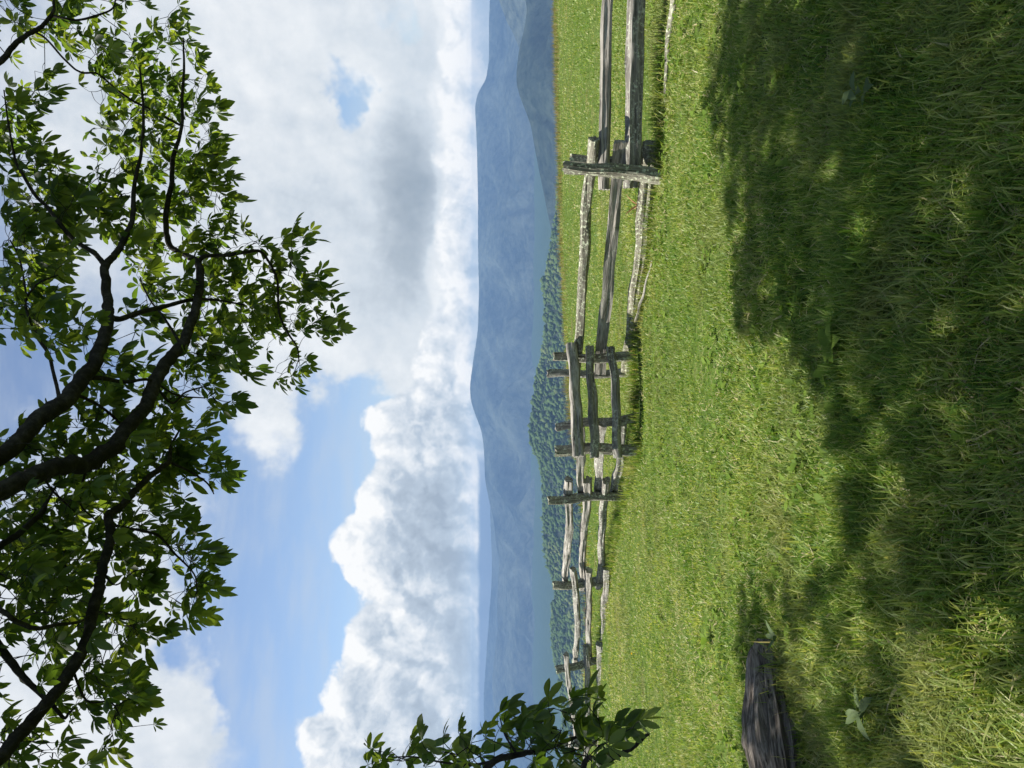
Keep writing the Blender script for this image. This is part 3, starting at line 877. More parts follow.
for spots, lowb in ((LEAF_SPOTS, False), (LOW_SPOTS, True)):
    for (cx, cy, rx, ry, n) in spots:
        nn = int(round(n * ((1.6 if cy > 60 else 1.15) if not lowb else 0.72)))
        for _ in range(nn):
            a = g.uniform(0, 6.283); r = math.sqrt(g.uniform(0, 1))
            x = cx + rx * r * math.cos(a); y = cy + ry * r * math.sin(a)
            ok = (sky_ > -400) & (skd > 1)
            ok &= (skx > 380) if lowb else (skx < 380)
            dd = np.where(ok, np.hypot(skx - x, sky_ - y), 1e9)
            i = int(np.argmin(dd))
            d = skd[i] + (abs(g.normal(0, 0.38)) + .04 if (not lowb and g.uniform() < .8) else g.normal(0, .16))
            p = P(x - 9, y, max(d, 2.3))
            targets.append((*p, 1 if lowb else 0))
# a little more of the same crown just outside the picture on both sides
for _ in range(240):
    x = g.uniform(-120, 150); y = g.choice([g.uniform(-260, -5), g.uniform(780, 980)])
    i = int(np.argmin(np.hypot(skx - x, sky_ - y)))
    targets.append((*P(x, y, float(np.clip(skd[i] + g.normal(0, .3), 2.3, 5.5))), 0))
targets = np.array(targets)
nodes = [tuple(q) for q in skel]
NX = np.array([q[:3] for q in nodes])
order = np.argsort(np.min(np.linalg.norm(targets[:, None, :3] - SK[None], axis=2), axis=1))
leafV, leafF, leafT, off = [], [], [], 0
twigs = []
for oi in order:
    tp = targets[oi, :3]
    dist = np.linalg.norm(NX - tp, axis=1)
    i = int(np.argmin(dist + 0.12 * g.uniform(0, 1, len(dist))))
    base = NX[i]
    vec = tp - base; L = np.linalg.norm(vec)
    if L > 0.06:
        midp = base + vec * 0.5 + np.array([g.normal(0, .08), g.normal(0, .08), g.uniform(0.0, .16)]) * L
        rb = min(0.0042, 0.0016 + 0.005 * L)
        pth = catmull([(*base, rb), (*midp, rb * .75), (*tp, 0.0013)], 4)
        twigs.append(pth)
        NX = np.concatenate([NX, pth[2:, :3]])
    sdir = vec / (L + 1e-9) * 0.8 + np.array([g.normal(0, .55), g.normal(0, .55), g.normal(-.15, .3)])
    size = (0.066 + 0.072 * g.uniform(0, 1) ** .8) if not targets[oi, 3] else g.uniform(0.066, 0.100)
    if not targets[oi, 3]: size *= float(np.clip(tp[1] / 4.2, .68, 1.0))
    st = np.array(sdir) / np.linalg.norm(sdir)
    sl = g.uniform(.03, .08)
    pe = tp + st * sl
    twigs.append(np.array([[*tp, .0013], [*(tp + st * sl * .5 + (0, 0, .004)), .0011], [*pe, .001]]))
    V, Fq = palmate(pe, st, size, g)
    leafV.append(V); leafF.append(Fq + off); off += len(V)
    leafT.append(np.full(len(V), g.uniform(0, 1) ** 1.7))

# ---- the upper crown overhead: it is what shades the foreground
LIT = [(540, -60), (690, -60), (692, 0), (699, 60), (711, 120), (721, 160), (733, 200), (739, 260), (735, 300), (745, 335), (790, 326), (812, 350), (825, 395), (838, 440), (850, 500), (862, 540), (848, 560), (815, 572),
       (785, 578), (752, 572), (740, 590), (738, 620), (742, 660), (746, 768), (748, 900), (540, 900)]
LIT_SPOTS = [(975, 712, 46, 58, 0.0), (880, 207, 16, 14, 0.0), (845, 660, 50, 80, 0.45), (772, 738, 8, 16, 0.1), (905, 640, 40, 25, 0.5), (1000, 620, 30, 40, 0.6), (760, 600, 14, 10, .5)]
HSTEP = np.array([-SDIR.x / SDIR.z, -SDIR.y / SDIR.z])      # shadow moves this much per metre of height


def crown_ok(p, gen):
    """keep a leaf of the upper crown unless it would darken ground that is in the sun in the photograph or hang into the view"""
    k = p[:, 2].copy()
    gx = p[:, 0]; gy = p[:, 1]
    hgt_ = p[:, 2].copy()
    for _ in range(3):
        sx = p[:, 0] + HSTEP[0] * hgt_; sy = p[:, 1] + HSTEP[1] * hgt_
        hgt_ = p[:, 2] - ground_z(sx, sy)
    G = np.stack([sx, sy, ground_z(sx, sy)], -1)
    x, y, d = pix(G)
    front = d > 0.5
    lit = front & in_poly(x, y, LIT)
    # beyond the near fence everything is sunny
    lit |= (sy > 7.6)
    lit |= front & (x < 690) & (y < 0)
    pr = np.ones(len(p))
    for (cx, cy, rx, ry, q) in LIT_SPOTS:
        ins = front & (((x - cx) / rx) ** 2 + ((y - cy) / ry) ** 2 < 1)
        pr = np.where(ins, np.minimum(pr, q), pr)
    vx, vy, vd = pix(p)
    view = (vd > 0.3) & (vx > -45) & (vx < 1100) & (vy > -60) & (vy < 830)
    return (~lit) & (gen.uniform(0, 1, len(p)) < pr) & (~view)


N = 76000
q = g.normal(0, 1, (N, 3)); q /= np.linalg.norm(q, axis=1)[:, None]
rad_ = g.uniform(0, 1, N) ** (1 / 2.4)
cp = np.array([-2.4, 4.5, 7.9]) + q * rad_[:, None] * np.array([6.3, 7.2, 3.1])
cl = fbm(cp[:, 0] * 0.9 + cp[:, 2] * .5, cp[:, 1] * 0.9 - cp[:, 2] * .4, 91, 3)
cp = cp[(cl > 0.36) & (cp[:, 2] > 4.6)]
cp = cp[crown_ok(cp, g)][:11000]
# limbs of the upper crown reach for clusters of those leaves
tk = trunk[10:, :3]
seeds = cp[g.choice(len(cp), 46, replace=False)]
UP = [tk]
order = np.argsort([np.min(np.linalg.norm(tk - s_, axis=1)) for s_ in seeds])
upn = tk.copy(); upr = np.interp(np.linspace(0, 1, len(tk)), [0, 1], [.16, .05])


def view_free(path):
    vx, vy, vd = pix(path[:, :3])
    return not np.any((vd > 0.3) & (vx > -8) & (vy > -40) & (vy < 800))


big = []
for oi in order:
    s_ = seeds[oi]
    dd = np.linalg.norm(upn - s_, axis=1) + 1.4 * np.maximum(0, upn[:, 2] - s_[2])
    i = int(np.argmin(dd))
    b0 = upn[i]; v = s_ - b0; L = np.linalg.norm(v)
    m1 = b0 + v * .35 + np.array([g.normal(0, .06), g.normal(0, .06), .14]) * L
    m2 = b0 + v * .7 + np.array([g.normal(0, .06), g.normal(0, .06), .10]) * L
    r0 = min(upr[i] * .62, 0.018 + 0.016 * L)
    pth = catmull([(*b0, r0), (*m1, r0 * .7), (*m2, r0 * .45), (*s_, .008)], 5)
    if not view_free(pth): continue
    big.append(pth)
    upn = np.concatenate([upn, pth[3:, :3]]); upr = np.concatenate([upr, pth[3:, 3]])
for p_ in sorted(big, key=lambda p: -p[0, 3])[:12]:
    V, Fq = tube(p_, 10, 1, .08)
    mesh_obj('limb', V - np.array(TR), Fq, M_BARK, tree)
rest = sorted(big, key=lambda p: -p[0, 3])[12:]
upT = []
for s_ in cp:
    if g.uniform() < 0.3:
        i = int(np.argmin(np.linalg.norm(upn - s_, axis=1)))
        v = s_ - upn[i]
        L = np.linalg.norm(v)
        if 0.05 < L < 2.2:
            t_ = catmull([(*upn[i], .006), (*(upn[i] + v * .5 + np.array([0, 0, .1 * L])), .0045), (*s_, .002)], 3)
            if view_free(t_): upT.append(t_)
    d_ = np.array([g.normal(0, 1), g.normal(0, 1), g.normal(-.1, .3)])
    V, Fq = palmate(s_, d_, g.uniform(0.12, 0.165), g, n=6, coarse=True)
    leafV.append(V); leafF.append(Fq + off); off += len(V)
    leafT.append(np.full(len(V), g.uniform(0, 1) ** 1.7))
join_tubes('twigs', paths + twigs + rest + upT, M_BARK, tree, 5)
mesh_obj('crown', np.concatenate(leafV) - np.array(TR), np.concatenate(leafF), M_LEAF, tree, attr={'tint': np.concatenate(leafT)})

# ------------------------------------------------------------------ grass


def blades(X, Y, length, width, lean, az, segs, tint, gen, base_drop=0.01, flat=1.0):
    n = len(X)
    Z = ground_z(X, Y) - base_drop
    t = np.linspace(0, 1, segs + 1)
    dirx = np.cos(az); diry = np.sin(az)
    wx = -np.sin(az + gen.normal(0, .5, n)); wy = np.cos(az + gen.normal(0, .5, n))
    out = []
    for k in range(segs + 1):
        tt = t[k]
        h = length * flat * (tt - 0.42 * np.minimum(lean, 1.25) * tt ** 2.2) + (1 - flat) * 0.035
        o = length * (lean * 0.75 * tt ** 1.8 + (1 - flat) * 0.7 * tt)
        cx = X + dirx * o; cy = Y + diry * o; cz = Z + h
        w = width * (1 - tt ** 1.7) * 0.5 + (0.00035 if k == segs else 0)
        out.append(np.stack([cx - wx * w, cy - wy * w, cz], -1))
        out.append(np.stack([cx + wx * w, cy + wy * w, cz], -1))
    V = np.stack(out, 1).reshape(-1, 3)             # n, 2*(segs+1), 3
    m = 2 * (segs + 1)
    fq = np.array([[2 * k, 2 * k + 1, 2 * k + 3, 2 * k + 2] for k in range(segs)])
    Fq = (fq[None] + (np.arange(n) * m)[:, None, None]).reshape(-1, 4)
    return V, Fq, np.repeat(tint, m)


def wedge_points(n, y0, y1, gen, side=0.62, pad=1.5):
    u = gen.uniform(0, 1, n)
    a, b_ = y0 + pad / side, y1 + pad / side
    Y = np.sqrt(a * a + u * (b_ * b_ - a * a)) - pad / side
    X = gen.uniform(-1, 1, n) * (side * Y + pad)
    return X, Y


gg = np.random.default_rng(77)
GV, GF, GT, goff = [], [], [], 0


def add_blades(n, y0, y1, L0, L1, w0, w1, segs, clump=True):
    global goff
    X, Y = wedge_points(n, y0, y1, gg)
    over = Y - crest_y(X)
    k = over < 2.5
    X, Y = X[k], Y[k]
    n = len(X)
    dens = fbm(X * 2.3, Y * 2.3, 201, 3)
    k = gg.uniform(0, 1, n) < np.clip((dens - 0.18) * 2.6, 0.25, 1)
    X, Y = X[k], Y[k]; n = len(X)
    # tussocks pull blades together
    cxy = 0.02 + 0.03 * gg.uniform(0, 1, n)
    tall = fbm(X * 0.9, Y * 0.9, 207, 3)
    ln = (L0 + (L1 - L0) * gg.uniform(0, 1, n) ** 1.6) * (0.55 + 0.95 * tall)
    az0 = fbm(X * 1.6, Y * 1.6, 211, 2) * 14.0
    az_ = az0 + gg.normal(0, 1.9, n)
    lean = np.clip(gg.normal(0.62, 0.35, n), 0.05, 1.15)
    tint = np.clip(0.75 * gg.uniform(0, 1, n) ** 1.3 + 0.5 * fbm(X * 3.1, Y * 3.1, 215, 2) - 0.14 + 0.10 * np.clip((Y - 6) / 8, 0, 1), 0, 0.85)
    dryp = 0.05 + 0.07 * np.clip((Y - 7) / 8, 0, 1) + 0.10 * np.clip(fbm(X * 0.8, Y * 0.8, 219, 3) - 0.5, 0, 1) * 4
    dry = gg.uniform(0, 1, n) < dryp
    tint = np.where(dry, gg.uniform(.9, 1, n), tint)
    w = gg.uniform(w0, w1, n) * np.where(gg.uniform(0, 1, n) < .12, 1.7, 1.0)
    flat = np.where(dry, gg.uniform(.15, .6, n), np.where(gg.uniform(0, 1, n) < .25, gg.uniform(.35, .8, n), 1.0))
    V, Fq, T = blades(X, Y, ln, w, lean, az_, segs, tint, gg, flat=flat)
    GV.append(V); GF.append(Fq + goff); GT.append(T); goff += len(V)


add_blades(190000, 1.7, 3.6, .05, .145, .004, .011, 4)
add_blades(170000, 3.4, 5.6, .045, .10, .0045, .0105, 3)
add_blades(165000, 5.4, 9.0, .04, .09, .0055, .010, 2)
add_blades(145000, 8.8, 15.0, .04, .085, .007, .014, 2)
add_blades(120000, 14.5, 37.0, .05, .13, .016, .032, 1)
# longer growth along the fence, where the mower does not reach
fl = [(5.6, 7.7), (2.45, 8.4), (0.36, 10.1), (-0.86, 9.8), (-1.8, 11.6), (-3.9, 14.6), (-6.4, 17.0), (-9.4, 19.6)]
fx, fy_ = [], []
for (a0, a1), (b0, b1) in zip(fl[:-1], fl[1:]):
    nn_ = int(900 * math.hypot(b0 - a0, b1 - a1))
    t_ = gg.uniform(0, 1, nn_)
    fx.append(a0 + (b0 - a0) * t_ + gg.normal(0, .13, nn_)); fy_.append(a1 + (b1 - a1) * t_ + gg.normal(0, .13, nn_))
for (a0, a1) in fl:
    fx.append(a0 + gg.normal(0, .12, 260)); fy_.append(a1 + gg.normal(0, .12, 260))
for t_ in np.linspace(0, 1.6, 60):          # and against the log
    c_ = tip + dirv * float(t_)
    for sd_ in (-1, 1):
        fx.append(c_.x + sd_ * -dirv.y * .20 + gg.normal(0, .035, 26)); fy_.append(c_.y + sd_ * dirv.x * .20 + gg.normal(0, .035, 26))
fx = np.concatenate(fx); fy_ = np.concatenate(fy_)
keep_ = gg.uniform(0, 1, len(fx)) < np.clip((fbm(fx * 1.7, fy_ * 1.7, 251, 3) - .30) * 3, .08, 1)
fx, fy_ = fx[keep_], fy_[keep_]; nn_ = len(fx)
V, Fq, T = blades(fx, fy_, gg.uniform(.06, .24, nn_), gg.uniform(.006, .012, nn_), np.clip(gg.normal(.55, .35, nn_), .05, 1.15), gg.uniform(0, 6.28, nn_), 3,
                  np.where(gg.uniform(0, 1, nn_) < .12, .95, gg.uniform(0, .75, nn_)), gg)
GV.append(V); GF.append(Fq + goff); GT.append(T); goff += len(V)
grass = mesh_obj('grass', np.concatenate(GV), np.concatenate(GF), M_GRASS, smooth=True, attr={'tint': np.concatenate(GT)})
tag(grass, kind='stuff')

# dry seed grass along the brow of the field
n = 20000
X = gg.uniform(-16, 24, n); Y = crest_y(X) + gg.normal(0.2, 0.9, n)
clump = fbm(X * .8, Y * .5, 231, 3)
k = gg.uniform(0, 1, n) < np.clip((clump - .3) * 2.5, .1, 1) * np.clip((X + 14) / 12, .25, 1)
X, Y = X[k], Y[k]; n = len(X)
V, Fq, T = blades(X, Y, gg.uniform(.06, .30, n) * (0.5 + clump[k]), gg.uniform(.008, .02, n), np.clip(gg.normal(.4, .25, n), .05, 1.2), gg.uniform(0, 6.28, n), 2, gg.uniform(0, 1, n), gg)
dry = mesh_obj('dry_grass', V, Fq, M_DRY, attr={'tint': T})
tag(dry, kind='stuff')


# low broad leaves through the turf
def leaf_blade(c, d, nrm, L, w, curl):
    wv = np.cross(d, nrm); wv /= np.linalg.norm(wv) + 1e-9
    t = np.array([0, .2, .5, .8, 1.0]); pw = np.array([.12, .65, 1.0, .7, 0.04])
    mid = c + np.outer(t * L, d) + np.outer(-curl * L * t ** 2, nrm)
    fold = .25 * w
    a = mid + np.outer(pw * w, wv) + np.outer(pw * fold, nrm); b_ = mid - np.outer(pw * w, wv) + np.outer(pw * fold, nrm)
    return np.stack([a, mid, b_], 1).reshape(-1, 3), grid_faces(5, 3)


HV, HF, HT, ho = [], [], [], 0
X, Y = wedge_points(1900, 1.8, 9.0, gg)
k = fbm(X * 1.1, Y * 1.1, 241, 3) > 0.47
for x_, y_ in zip(X[k], Y[k]):
    nl_ = int(gg.integers(2, 5))
    z_ = gz(x_, y_)
    t_ = gg.uniform(0, 1)
    for j in range(nl_):
        a_ = gg.uniform(0, 6.28); el_ = gg.uniform(.15, 1.0)
        d_ = np.array([math.cos(a_) * math.cos(el_), math.sin(a_) * math.cos(el_), math.sin(el_)])
        nr_ = np.array([-math.cos(a_) * math.sin(el_), -math.sin(a_) * math.sin(el_), math.cos(el_)])
        L_ = gg.uniform(.03, .075)
        v, f = leaf_blade(np.array([x_, y_, z_ + gg.uniform(0, .05)]), d_, nr_, L_, L_ * gg.uniform(.22, .42), gg.uniform(.1, .5))
        HV.append(v); HF.append(f + ho); HT.append(np.full(len(v), t_)); ho += len(v)
cover = mesh_obj('ground_cover', np.concatenate(HV), np.concatenate(HF), M_HERB, attr={'tint': np.concatenate(HT)})
tag(cover, kind='stuff')


def weed(name, x, y, mat, n, L, w, label, cat, seed, elev=(.2, .9), stem=0.0, lift=.0):
    gq = np.random.default_rng(seed)
    c = on_ground(x, y)
    r_ = empty(name, c)
    tag(r_, label, cat)
    for j in range(n):
        a_ = j * 2.4 + gq.normal(0, .3); el_ = gq.uniform(*elev)
        d_ = np.array([math.cos(a_) * math.cos(el_), math.sin(a_) * math.cos(el_), math.sin(el_)])
        nr_ = np.array([-math.cos(a_) * math.sin(el_), -math.sin(a_) * math.sin(el_), math.cos(el_)])
        LL = L * gq.uniform(.65, 1.1)
        v, f = leaf_blade(np.array([0, 0, lift + stem * j / n]), d_, nr_, LL, LL * w * gq.uniform(.8, 1.15), gq.uniform(.2, .6))
        mesh_obj('leaf', v, f, mat, r_, attr={'tint': np.full(len(v), gq.uniform(0, 1))})
    return r_


weed('broadleaf_weed', 878, 712, M_GREYLEAF, 8, .115, .22, 'grey green broadleaf weed in the shaded grass nearest the log', 'weed', 1, (.15, .9), stem=.05, lift=.05)
weed('broadleaf_weed', 880, 92, M_GREYLEAF, 8, .085, .28, 'small silvery clump of leaves in deep shade below the fallen rail', 'weed', 2, (.2, .7), stem=.10, lift=.05)
weed('broadleaf_weed', 785, 637, M_GREYLEAF, 5, .11, .18, 'pale upright leaves sprouting at the tip of the log', 'weed', 3, (.5, 1.1), lift=.05)
weed('broadleaf_weed', 845, 345, M_HERB, 6, .12, .30, 'bright green dock weed at the edge of the tree shade', 'weed', 4, (.3, .9), lift=.06)
weed('broadleaf_weed', 712, 640, M_HERB, 7, .12, .26, 'fresh green leafy weed in sunlit grass above the log tip', 'weed', 6, (.3, 1.0), lift=.04)
weed('dead_weed', 641, 205, M_DEADLEAF, 7, .22, .10, 'rusty brown dead weed leaning at the foot of the near fence post', 'weed', 7, (.4, 1.3), lift=.02)

dc = on_ground(639, 654, .09)
dand = empty('dandelion', on_ground(639, 654))
tag(dand, 'tiny yellow dandelion flower in the sunlit grass', 'flower')
v, f = tube(np.array([[0, 0, 0, .002], [.005, 0, .05, .002], [.008, 0, .10, .002]]), 5, 1, 0)
mesh_obj('stem', v, f, M_HERB, dand, attr={'tint': np.zeros(len(v))})
HV, HF, ho = [], [], 0
for j in range(26):
    a_ = j * 2.4; el_ = .1 + 1.3 * (j / 26)
    d_ = np.array([math.cos(a_) * math.cos(el_), math.sin(a_) * math.cos(el_), math.sin(el_)])
    nr_ = np.array([-math.cos(a_) * math.sin(el_), -math.sin(a_) * math.sin(el_), math.cos(el_)])
    v, f = leaf_blade(np.array([.008, 0, .10]), d_, nr_, .024, .0035, .2)
    HV.append(v); HF.append(f + ho); ho += len(v)
mesh_obj('petals', np.concatenate(HV), np.concatenate(HF), M_PETAL, dand, attr={'tint': np.zeros(ho)})

# ------------------------------------------------------------------ haze
def haze_box():
    x0, x1, y0, y1, z0, z1 = -8000, 8000, -7600, 7800, -560.0, 66.0
    V = np.array([(x, y, z) for z in (z0, z1) for (x, y) in ((x0, y0), (x1, y0), (x1, y1), (x0, y1))])
    Fq = np.array([[0, 3, 2, 1], [4, 5, 6, 7], [0, 1, 5, 4], [1, 2, 6, 5], [2, 3, 7, 6], [3, 0, 4, 7]])
    m, nt, out = new_mat('mountain_haze')
    b = NB(nt)
    pv = b.n('ShaderNodeVolumePrincipled')
    pv.inputs['Color'].default_value = (0.215, 0.365, 0.62, 1)
    pv.inputs['Density'].default_value = 0.00021
    pv.inputs['Anisotropy'].default_value = 0.0
    b.link(pv.outputs[0], out.inputs['Volume'])
    o = mesh_obj('haze', V, Fq, m, smooth=False)
    tag(o, kind='stuff')


haze_box()

# ------------------------------------------------------------------ sky
world = bpy.data.worlds.new('World')
SC.world = world
world.use_nodes = True
wt = world.node_tree
wt.nodes.clear()
b = NB(wt)
wout = b.n('ShaderNodeOutputWorld')
bg = b.n('ShaderNodeBackground'); bg.inputs['Strength'].default_value = 0.075
sky = b.n('ShaderNodeTexSky')
sky.sky_type = 'NISHITA'; sky.sun_disc = False
sky.sun_elevation = SUN_EL; sky.sun_rotation = SUN_AZ
sky.altitude = 1500; sky.air_density = 1.0; sky.dust_density = 0.6; sky.ozone_density = 1.4
dirn = b.n('ShaderNodeTexCoord').outputs['Generated']
sp = b.n('ShaderNodeSeparateXYZ'); b.link(dirn, sp.inputs[0])
az = b.m('ARCTAN2', sp.outputs[0], sp.outputs[1])
el = b.m('ARCSINE', sp.outputs[2])


def azel(x, y):
    r_ = ray(x, y).normalized()
    return math.atan2(r_.x, r_.y), math.asin(r_.z)


w1 = b.noise(dirn, 5.5, 5, 0.6, out='Color')
w2 = b.noise(dirn, 15, 4, 0.6, out='Color')
warp = b.v('ADD', b.v('MULTIPLY', b.v('SUBTRACT', w1, (.5, .5, .5)), (.26, .26, 0)), b.v('MULTIPLY', b.v('SUBTRACT', w2, (.5, .5, .5)), (.09, .09, 0)))
cmb = b.n('ShaderNodeCombineXYZ'); b.link(az, cmb.inputs[0]); b.link(el, cmb.inputs[1])
ae = b.v('ADD', cmb.outputs[0], warp)
ae_s = b.v('ADD', cmb.outputs[0], b.v('MULTIPLY', warp, (.35, .35, 0)))


def blobs(lst, start, coord):
    acc = start
    for (x, y, rx, ry, w) in lst:
        a_, e_ = azel(x, y)
        sa = ry / F; se = rx / F
        qv = b.v('MULTIPLY_ADD', coord, (1 / sa, 1 / se, 0), (-a_ / sa, -e_ / se, 0))
        q2 = b.v('DOT_PRODUCT', qv, qv)
        acc = b.m('MULTIPLY_ADD', b.m('POWER', 0.36788, q2), w, acc)
    return acc


nA = b.noise(dirn, 7, 7, 0.58)
nB = b.noise(b.v('ADD', dirn, (3.1, 1.7, .4)), 24, 6, 0.6)
COVER = [(300, 40, 100, 120, 1.0), (230, 110, 60, 80, .7), (310, 230, 95, 120, 1.2), (410, 200, 60, 150, 1.2), (330, 335, 75, 85, 1.1), (275, 430, 38, 46, 1.0), (430, 40, 60, 120, 1.2), (430, 330, 60, 110, 1.1), (170, 20, 90, 110, .7),
         (70, 110, 110, 110, .65), (120, 260, 110, 80, .5), (150, 560, 60, 50, .55), (130, 640, 80, 60, .95), (90, 730, 110, 70, 1.1), (205, 745, 45, 45, .8), (40, 600, 60, 80, .7), (110, 480, 90, 60, .5), (45, 410, 25, 20, .5),
         (340, 112, 28, 52, -2.2), (350, 440, 46, 42, -1.3), (15, 370, 60, 50, -1.0), (270, 600, 60, 100, -1.2), (270, 690, 35, 50, -1.0), (385, 2, 22, 26, -1.0), (215, 470, 30, 40, -.35)]
cov = blobs(COVER, b.m('MULTIPLY_ADD', b.m('SUBTRACT', nA, .5), 1.0, 0.06), ae)
cov = b.m('MULTIPLY_ADD', b.m('SUBTRACT', nB, .5), 0.25, cov)
alphaU = b.sstep(cov, 0.0, 0.95)
# brightness of the upper cloud
BRI = [(409, 210, 29, 80, -.74), (330, 240, 60, 90, -.10), (250, 60, 45, 70, .14), (300, 310, 50, 60, .22), (365, 95, 20, 36, .22), (120, 620, 60, 60, .1), (90, 720, 70, 50, .12), (440, 60, 20, 80, -.05), (270, 430, 30, 30, .18), (440, 330, 40, 60, .06), (200, 150, 60, 60, -.03), (80, 100, 80, 100, -.04)]
nsh = b.noise(b.v('ADD', dirn, (-.02, .004, .018)), 7, 7, 0.58)
nshB = b.noise(b.v('ADD', dirn, (3.1 - .008, 1.7, .4 + .008)), 24, 6, 0.6)
lit = b.m('MULTIPLY', b.m('SUBTRACT', nA, nsh), 1.1)
lit = b.m('MULTIPLY_ADD', b.m('SUBTRACT', nB, nshB), 0.35, lit)
briU = b.m('ADD', blobs(BRI, 0.76, ae_s), lit)
# band below the dark base is lighter again, with a fairly crisp edge
_, e433 = azel(434, 215)
below = b.m('MULTIPLY', b.sstep(b.m('SUBTRACT', b.n('ShaderNodeSeparateXYZ').outputs[1], 0.0), 0, 1), 0.0)
sep2 = b.n('ShaderNodeSeparateXYZ'); b.link(ae_s, sep2.inputs[0])
band = b.sstep(sep2.outputs[1], e433 + .004, e433 - .008)
briU = b.m('ADD', briU, b.m('MULTIPLY', band, .16))
# cumulus bank along the ridge: outline by azimuth
TOPS = [(768, 306), (752, 302), (738, 302), (726, 300), (714, 316), (700, 328), (680, 336), (655, 340), (635, 348), (615, 356), (602, 366), (590, 364), (578, 344), (566, 329), (552, 321), (538, 322), (526, 328), (517, 346), (508, 358), (496, 360), (484, 366), (470, 371),
        (452, 368), (436, 364), (420, 364), (408, 376), (392, 398), (370, 412), (340, 420), (300, 430), (220, 436), (100, 438), (0, 430)]
fc = b.n('ShaderNodeFloatCurve')
cu = fc.mapping.curves[0]
AZ0, AZ1, EL0, EL1 = -0.55, 0.55, -0.05, 0.35
pts_ = []
for (y, x) in TOPS:
    a_, e_ = azel(x - (15 if y > 480 else 8), y)
    pts_.append(((a_ - AZ0) / (AZ1 - AZ0), (e_ - EL0) / (EL1 - EL0)))
pts_.sort()
while len(cu.points) < len(pts_): cu.points.new(.5, .5)
for pt, (u_, v_) in zip(cu.points, pts_):
    pt.location = (u_, v_); pt.handle_type = 'AUTO'
fc.mapping.extend = 'HORIZONTAL'
fc.mapping.update()
vor = b.n('ShaderNodeTexVoronoi', feature='SMOOTH_F1')
b.link(b.v('ADD', dirn, b.v('MULTIPLY', b.v('SUBTRACT', w2, (.5, .5, .5)), (.07, .07, .07))), vor.inputs['Vector'])
vor.inputs['Scale'].default_value = 15; vor.inputs['Detail'].default_value = 4; vor.inputs['Roughness'].default_value = .44; vor.inputs['Smoothness'].default_value = .35
puff = b.m('SUBTRACT', .5, vor.outputs['Distance'])
vor2 = b.n('ShaderNodeTexVoronoi', feature='SMOOTH_F1')
b.link(b.v('ADD', b.v('ADD', dirn, (-.009, .0, .010)), b.v('MULTIPLY', b.v('SUBTRACT', w2, (.5, .5, .5)), (.07, .07, .07))), vor2.inputs['Vector'])
vor2.inputs['Scale'].default_value = 15; vor2.inputs['Detail'].default_value = 4; vor2.inputs['Roughness'].default_value = .44; vor2.inputs['Smoothness'].default_value = .35
puff2 = b.m('SUBTRACT', .5, vor2.outputs['Distance'])
azj = b.m('MULTIPLY_ADD', b.m('SUBTRACT', nB, .5), .03, az)
b.put(fc.inputs[1], b.m('DIVIDE', b.m('SUBTRACT', azj, AZ0), AZ1 - AZ0))
topel = b.m('MULTIPLY_ADD', fc.outputs[0], EL1 - EL0, EL0)
under = b.m('SUBTRACT', topel, el)                                   # how far below the outline
edge = b.m('ADD', under, b.m('MULTIPLY_ADD', puff, .035, b.m('MULTIPLY', b.m('SUBTRACT', nB, .5), .03)))
alphaB = b.sstep(edge, -.002, .010)
# its base lifts off the far ridge on the left
_, e_base = azel(479, 600)
azm, _ = azel(479, 470)
basefade = b.sstep(b.m('ADD', el, b.m('MULTIPLY', b.m('SUBTRACT', nB, .5), .012)), e_base - .003, e_base + .004)
basefade = b.m('MAXIMUM', basefade, b.sstep(az, azm, azm + .03))
alphaB = b.m('MULTIPLY', alphaB, basefade)
shadeB = b.m('MULTIPLY', b.m('SUBTRACT', puff, puff2), 1.25)
shadeB = b.m('ADD', shadeB, b.m('MULTIPLY', b.m('SUBTRACT', nB, nshB), 0.5))
shadeB = b.m('ADD', shadeB, b.m('MULTIPLY', b.m('SUBTRACT', nA, nsh), 0.9))
depthB = b.sstep(under, 0.0, .13, .86, .44)
BRIB = [(440, 540, 26, 70, -.22), (455, 450, 22, 40, -.12), (420, 640, 30, 50, .10), (350, 550, 30, 40, .10), (475, 520, 8, 70, .25), (462, 200, 22, 220, .16), (470, 400, 12, 60, .2), (345, 548, 22, 30, .12), (400, 590, 25, 40, -.10), (400, 720, 60, 40, .0)]
briB = b.m('ADD', b.m('ADD', blobs(BRIB, 0.0, ae_s), depthB), shadeB)
mixU = b.ramp(briU, [(0.0, (2.2, 2.65, 3.15)), (0.35, (3.1, 3.55, 4.05)), (0.62, (4.3, 4.75, 5.25)), (1.0, (6.0, 6.2, 6.4))])
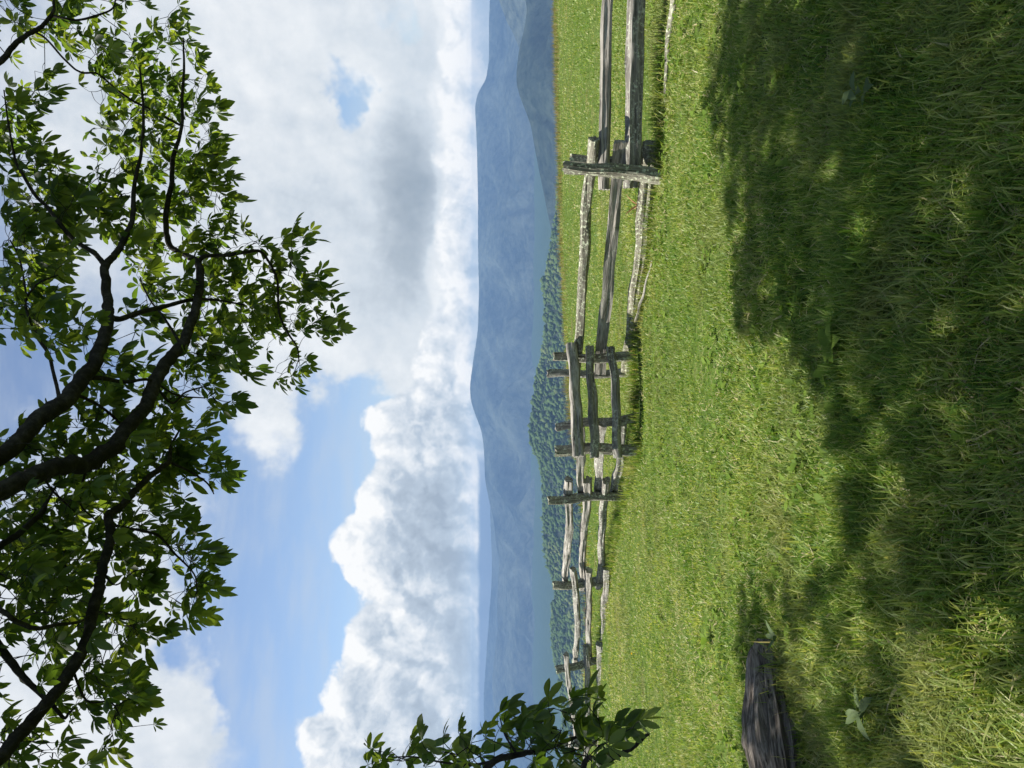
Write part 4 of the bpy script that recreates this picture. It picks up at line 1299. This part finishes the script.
mixB = b.ramp(briB, [(0.0, (2.4, 2.9, 3.55)), (0.40, (3.3, 3.9, 4.65)), (0.70, (4.9, 5.3, 5.8)), (1.0, (6.5, 6.6, 6.7))])
blue = b.mix(1.0, sky.outputs[0], (1.0, 1.0, 1.0), 'MULTIPLY')
# thin veil streaks in the blue
veil = b.sstep(b.noise(b.v('MULTIPLY', dirn, (3, 3, 14)), 2.2, 4, .6), .35, .75, .10, .45)
blue = b.mix(veil, blue, (4.0, 4.5, 5.1))
blue = b.mix(b.sstep(el, .09, .0, 0, .75), blue, (2.3, 3.4, 5.3))
col = b.mix(b.m('MULTIPLY', alphaU, .97), blue, mixU)
col = b.mix(alphaB, col, mixB)
# cloud colour brightened towards the horizon to offset the haze in front of it
foot = b.m('SUBTRACT', b.m('EXPONENT', b.m('DIVIDE', .0122, b.m('MAXIMUM', el, .0084))), 1.0)
foot = b.m('MULTIPLY', b.m('MAXIMUM', alphaB, alphaU), b.m('MULTIPLY', foot, b.sstep(el, .35, .2)))
col = b.mix(1.0, col, b.v('ADD', b.v('MULTIPLY', (.64, .54, .36), foot), (1, 1, 1)), 'MULTIPLY')
b.link(col, bg.inputs[0])
b.link(bg.outputs[0], wout.inputs[0])
world.cycles.sampling_method = 'MANUAL'
world.cycles.sample_map_resolution = 256

# ------------------------------------------------------------------ render settings
SC.render.engine = 'CYCLES'
cy = SC.cycles
cy.use_denoising = True
try:
    cy.denoiser = 'OPENIMAGEDENOISE'
    cy.denoising_input_passes = 'RGB_ALBEDO_NORMAL'
    cy.denoising_prefilter = 'ACCURATE'
except Exception:
    pass
cy.max_bounces = 6; cy.diffuse_bounces = 3; cy.glossy_bounces = 2; cy.transmission_bounces = 4; cy.transparent_max_bounces = 6
cy.volume_bounces = 0
cy.use_adaptive_sampling = True
cy.adaptive_threshold = 0.015
cy.sample_clamp_indirect = 6
vs = SC.view_settings
vs.view_transform = 'Standard'
vs.look = 'None'
vs.exposure = 1.0
vs.gamma = 1.0
vs.use_curve_mapping = False
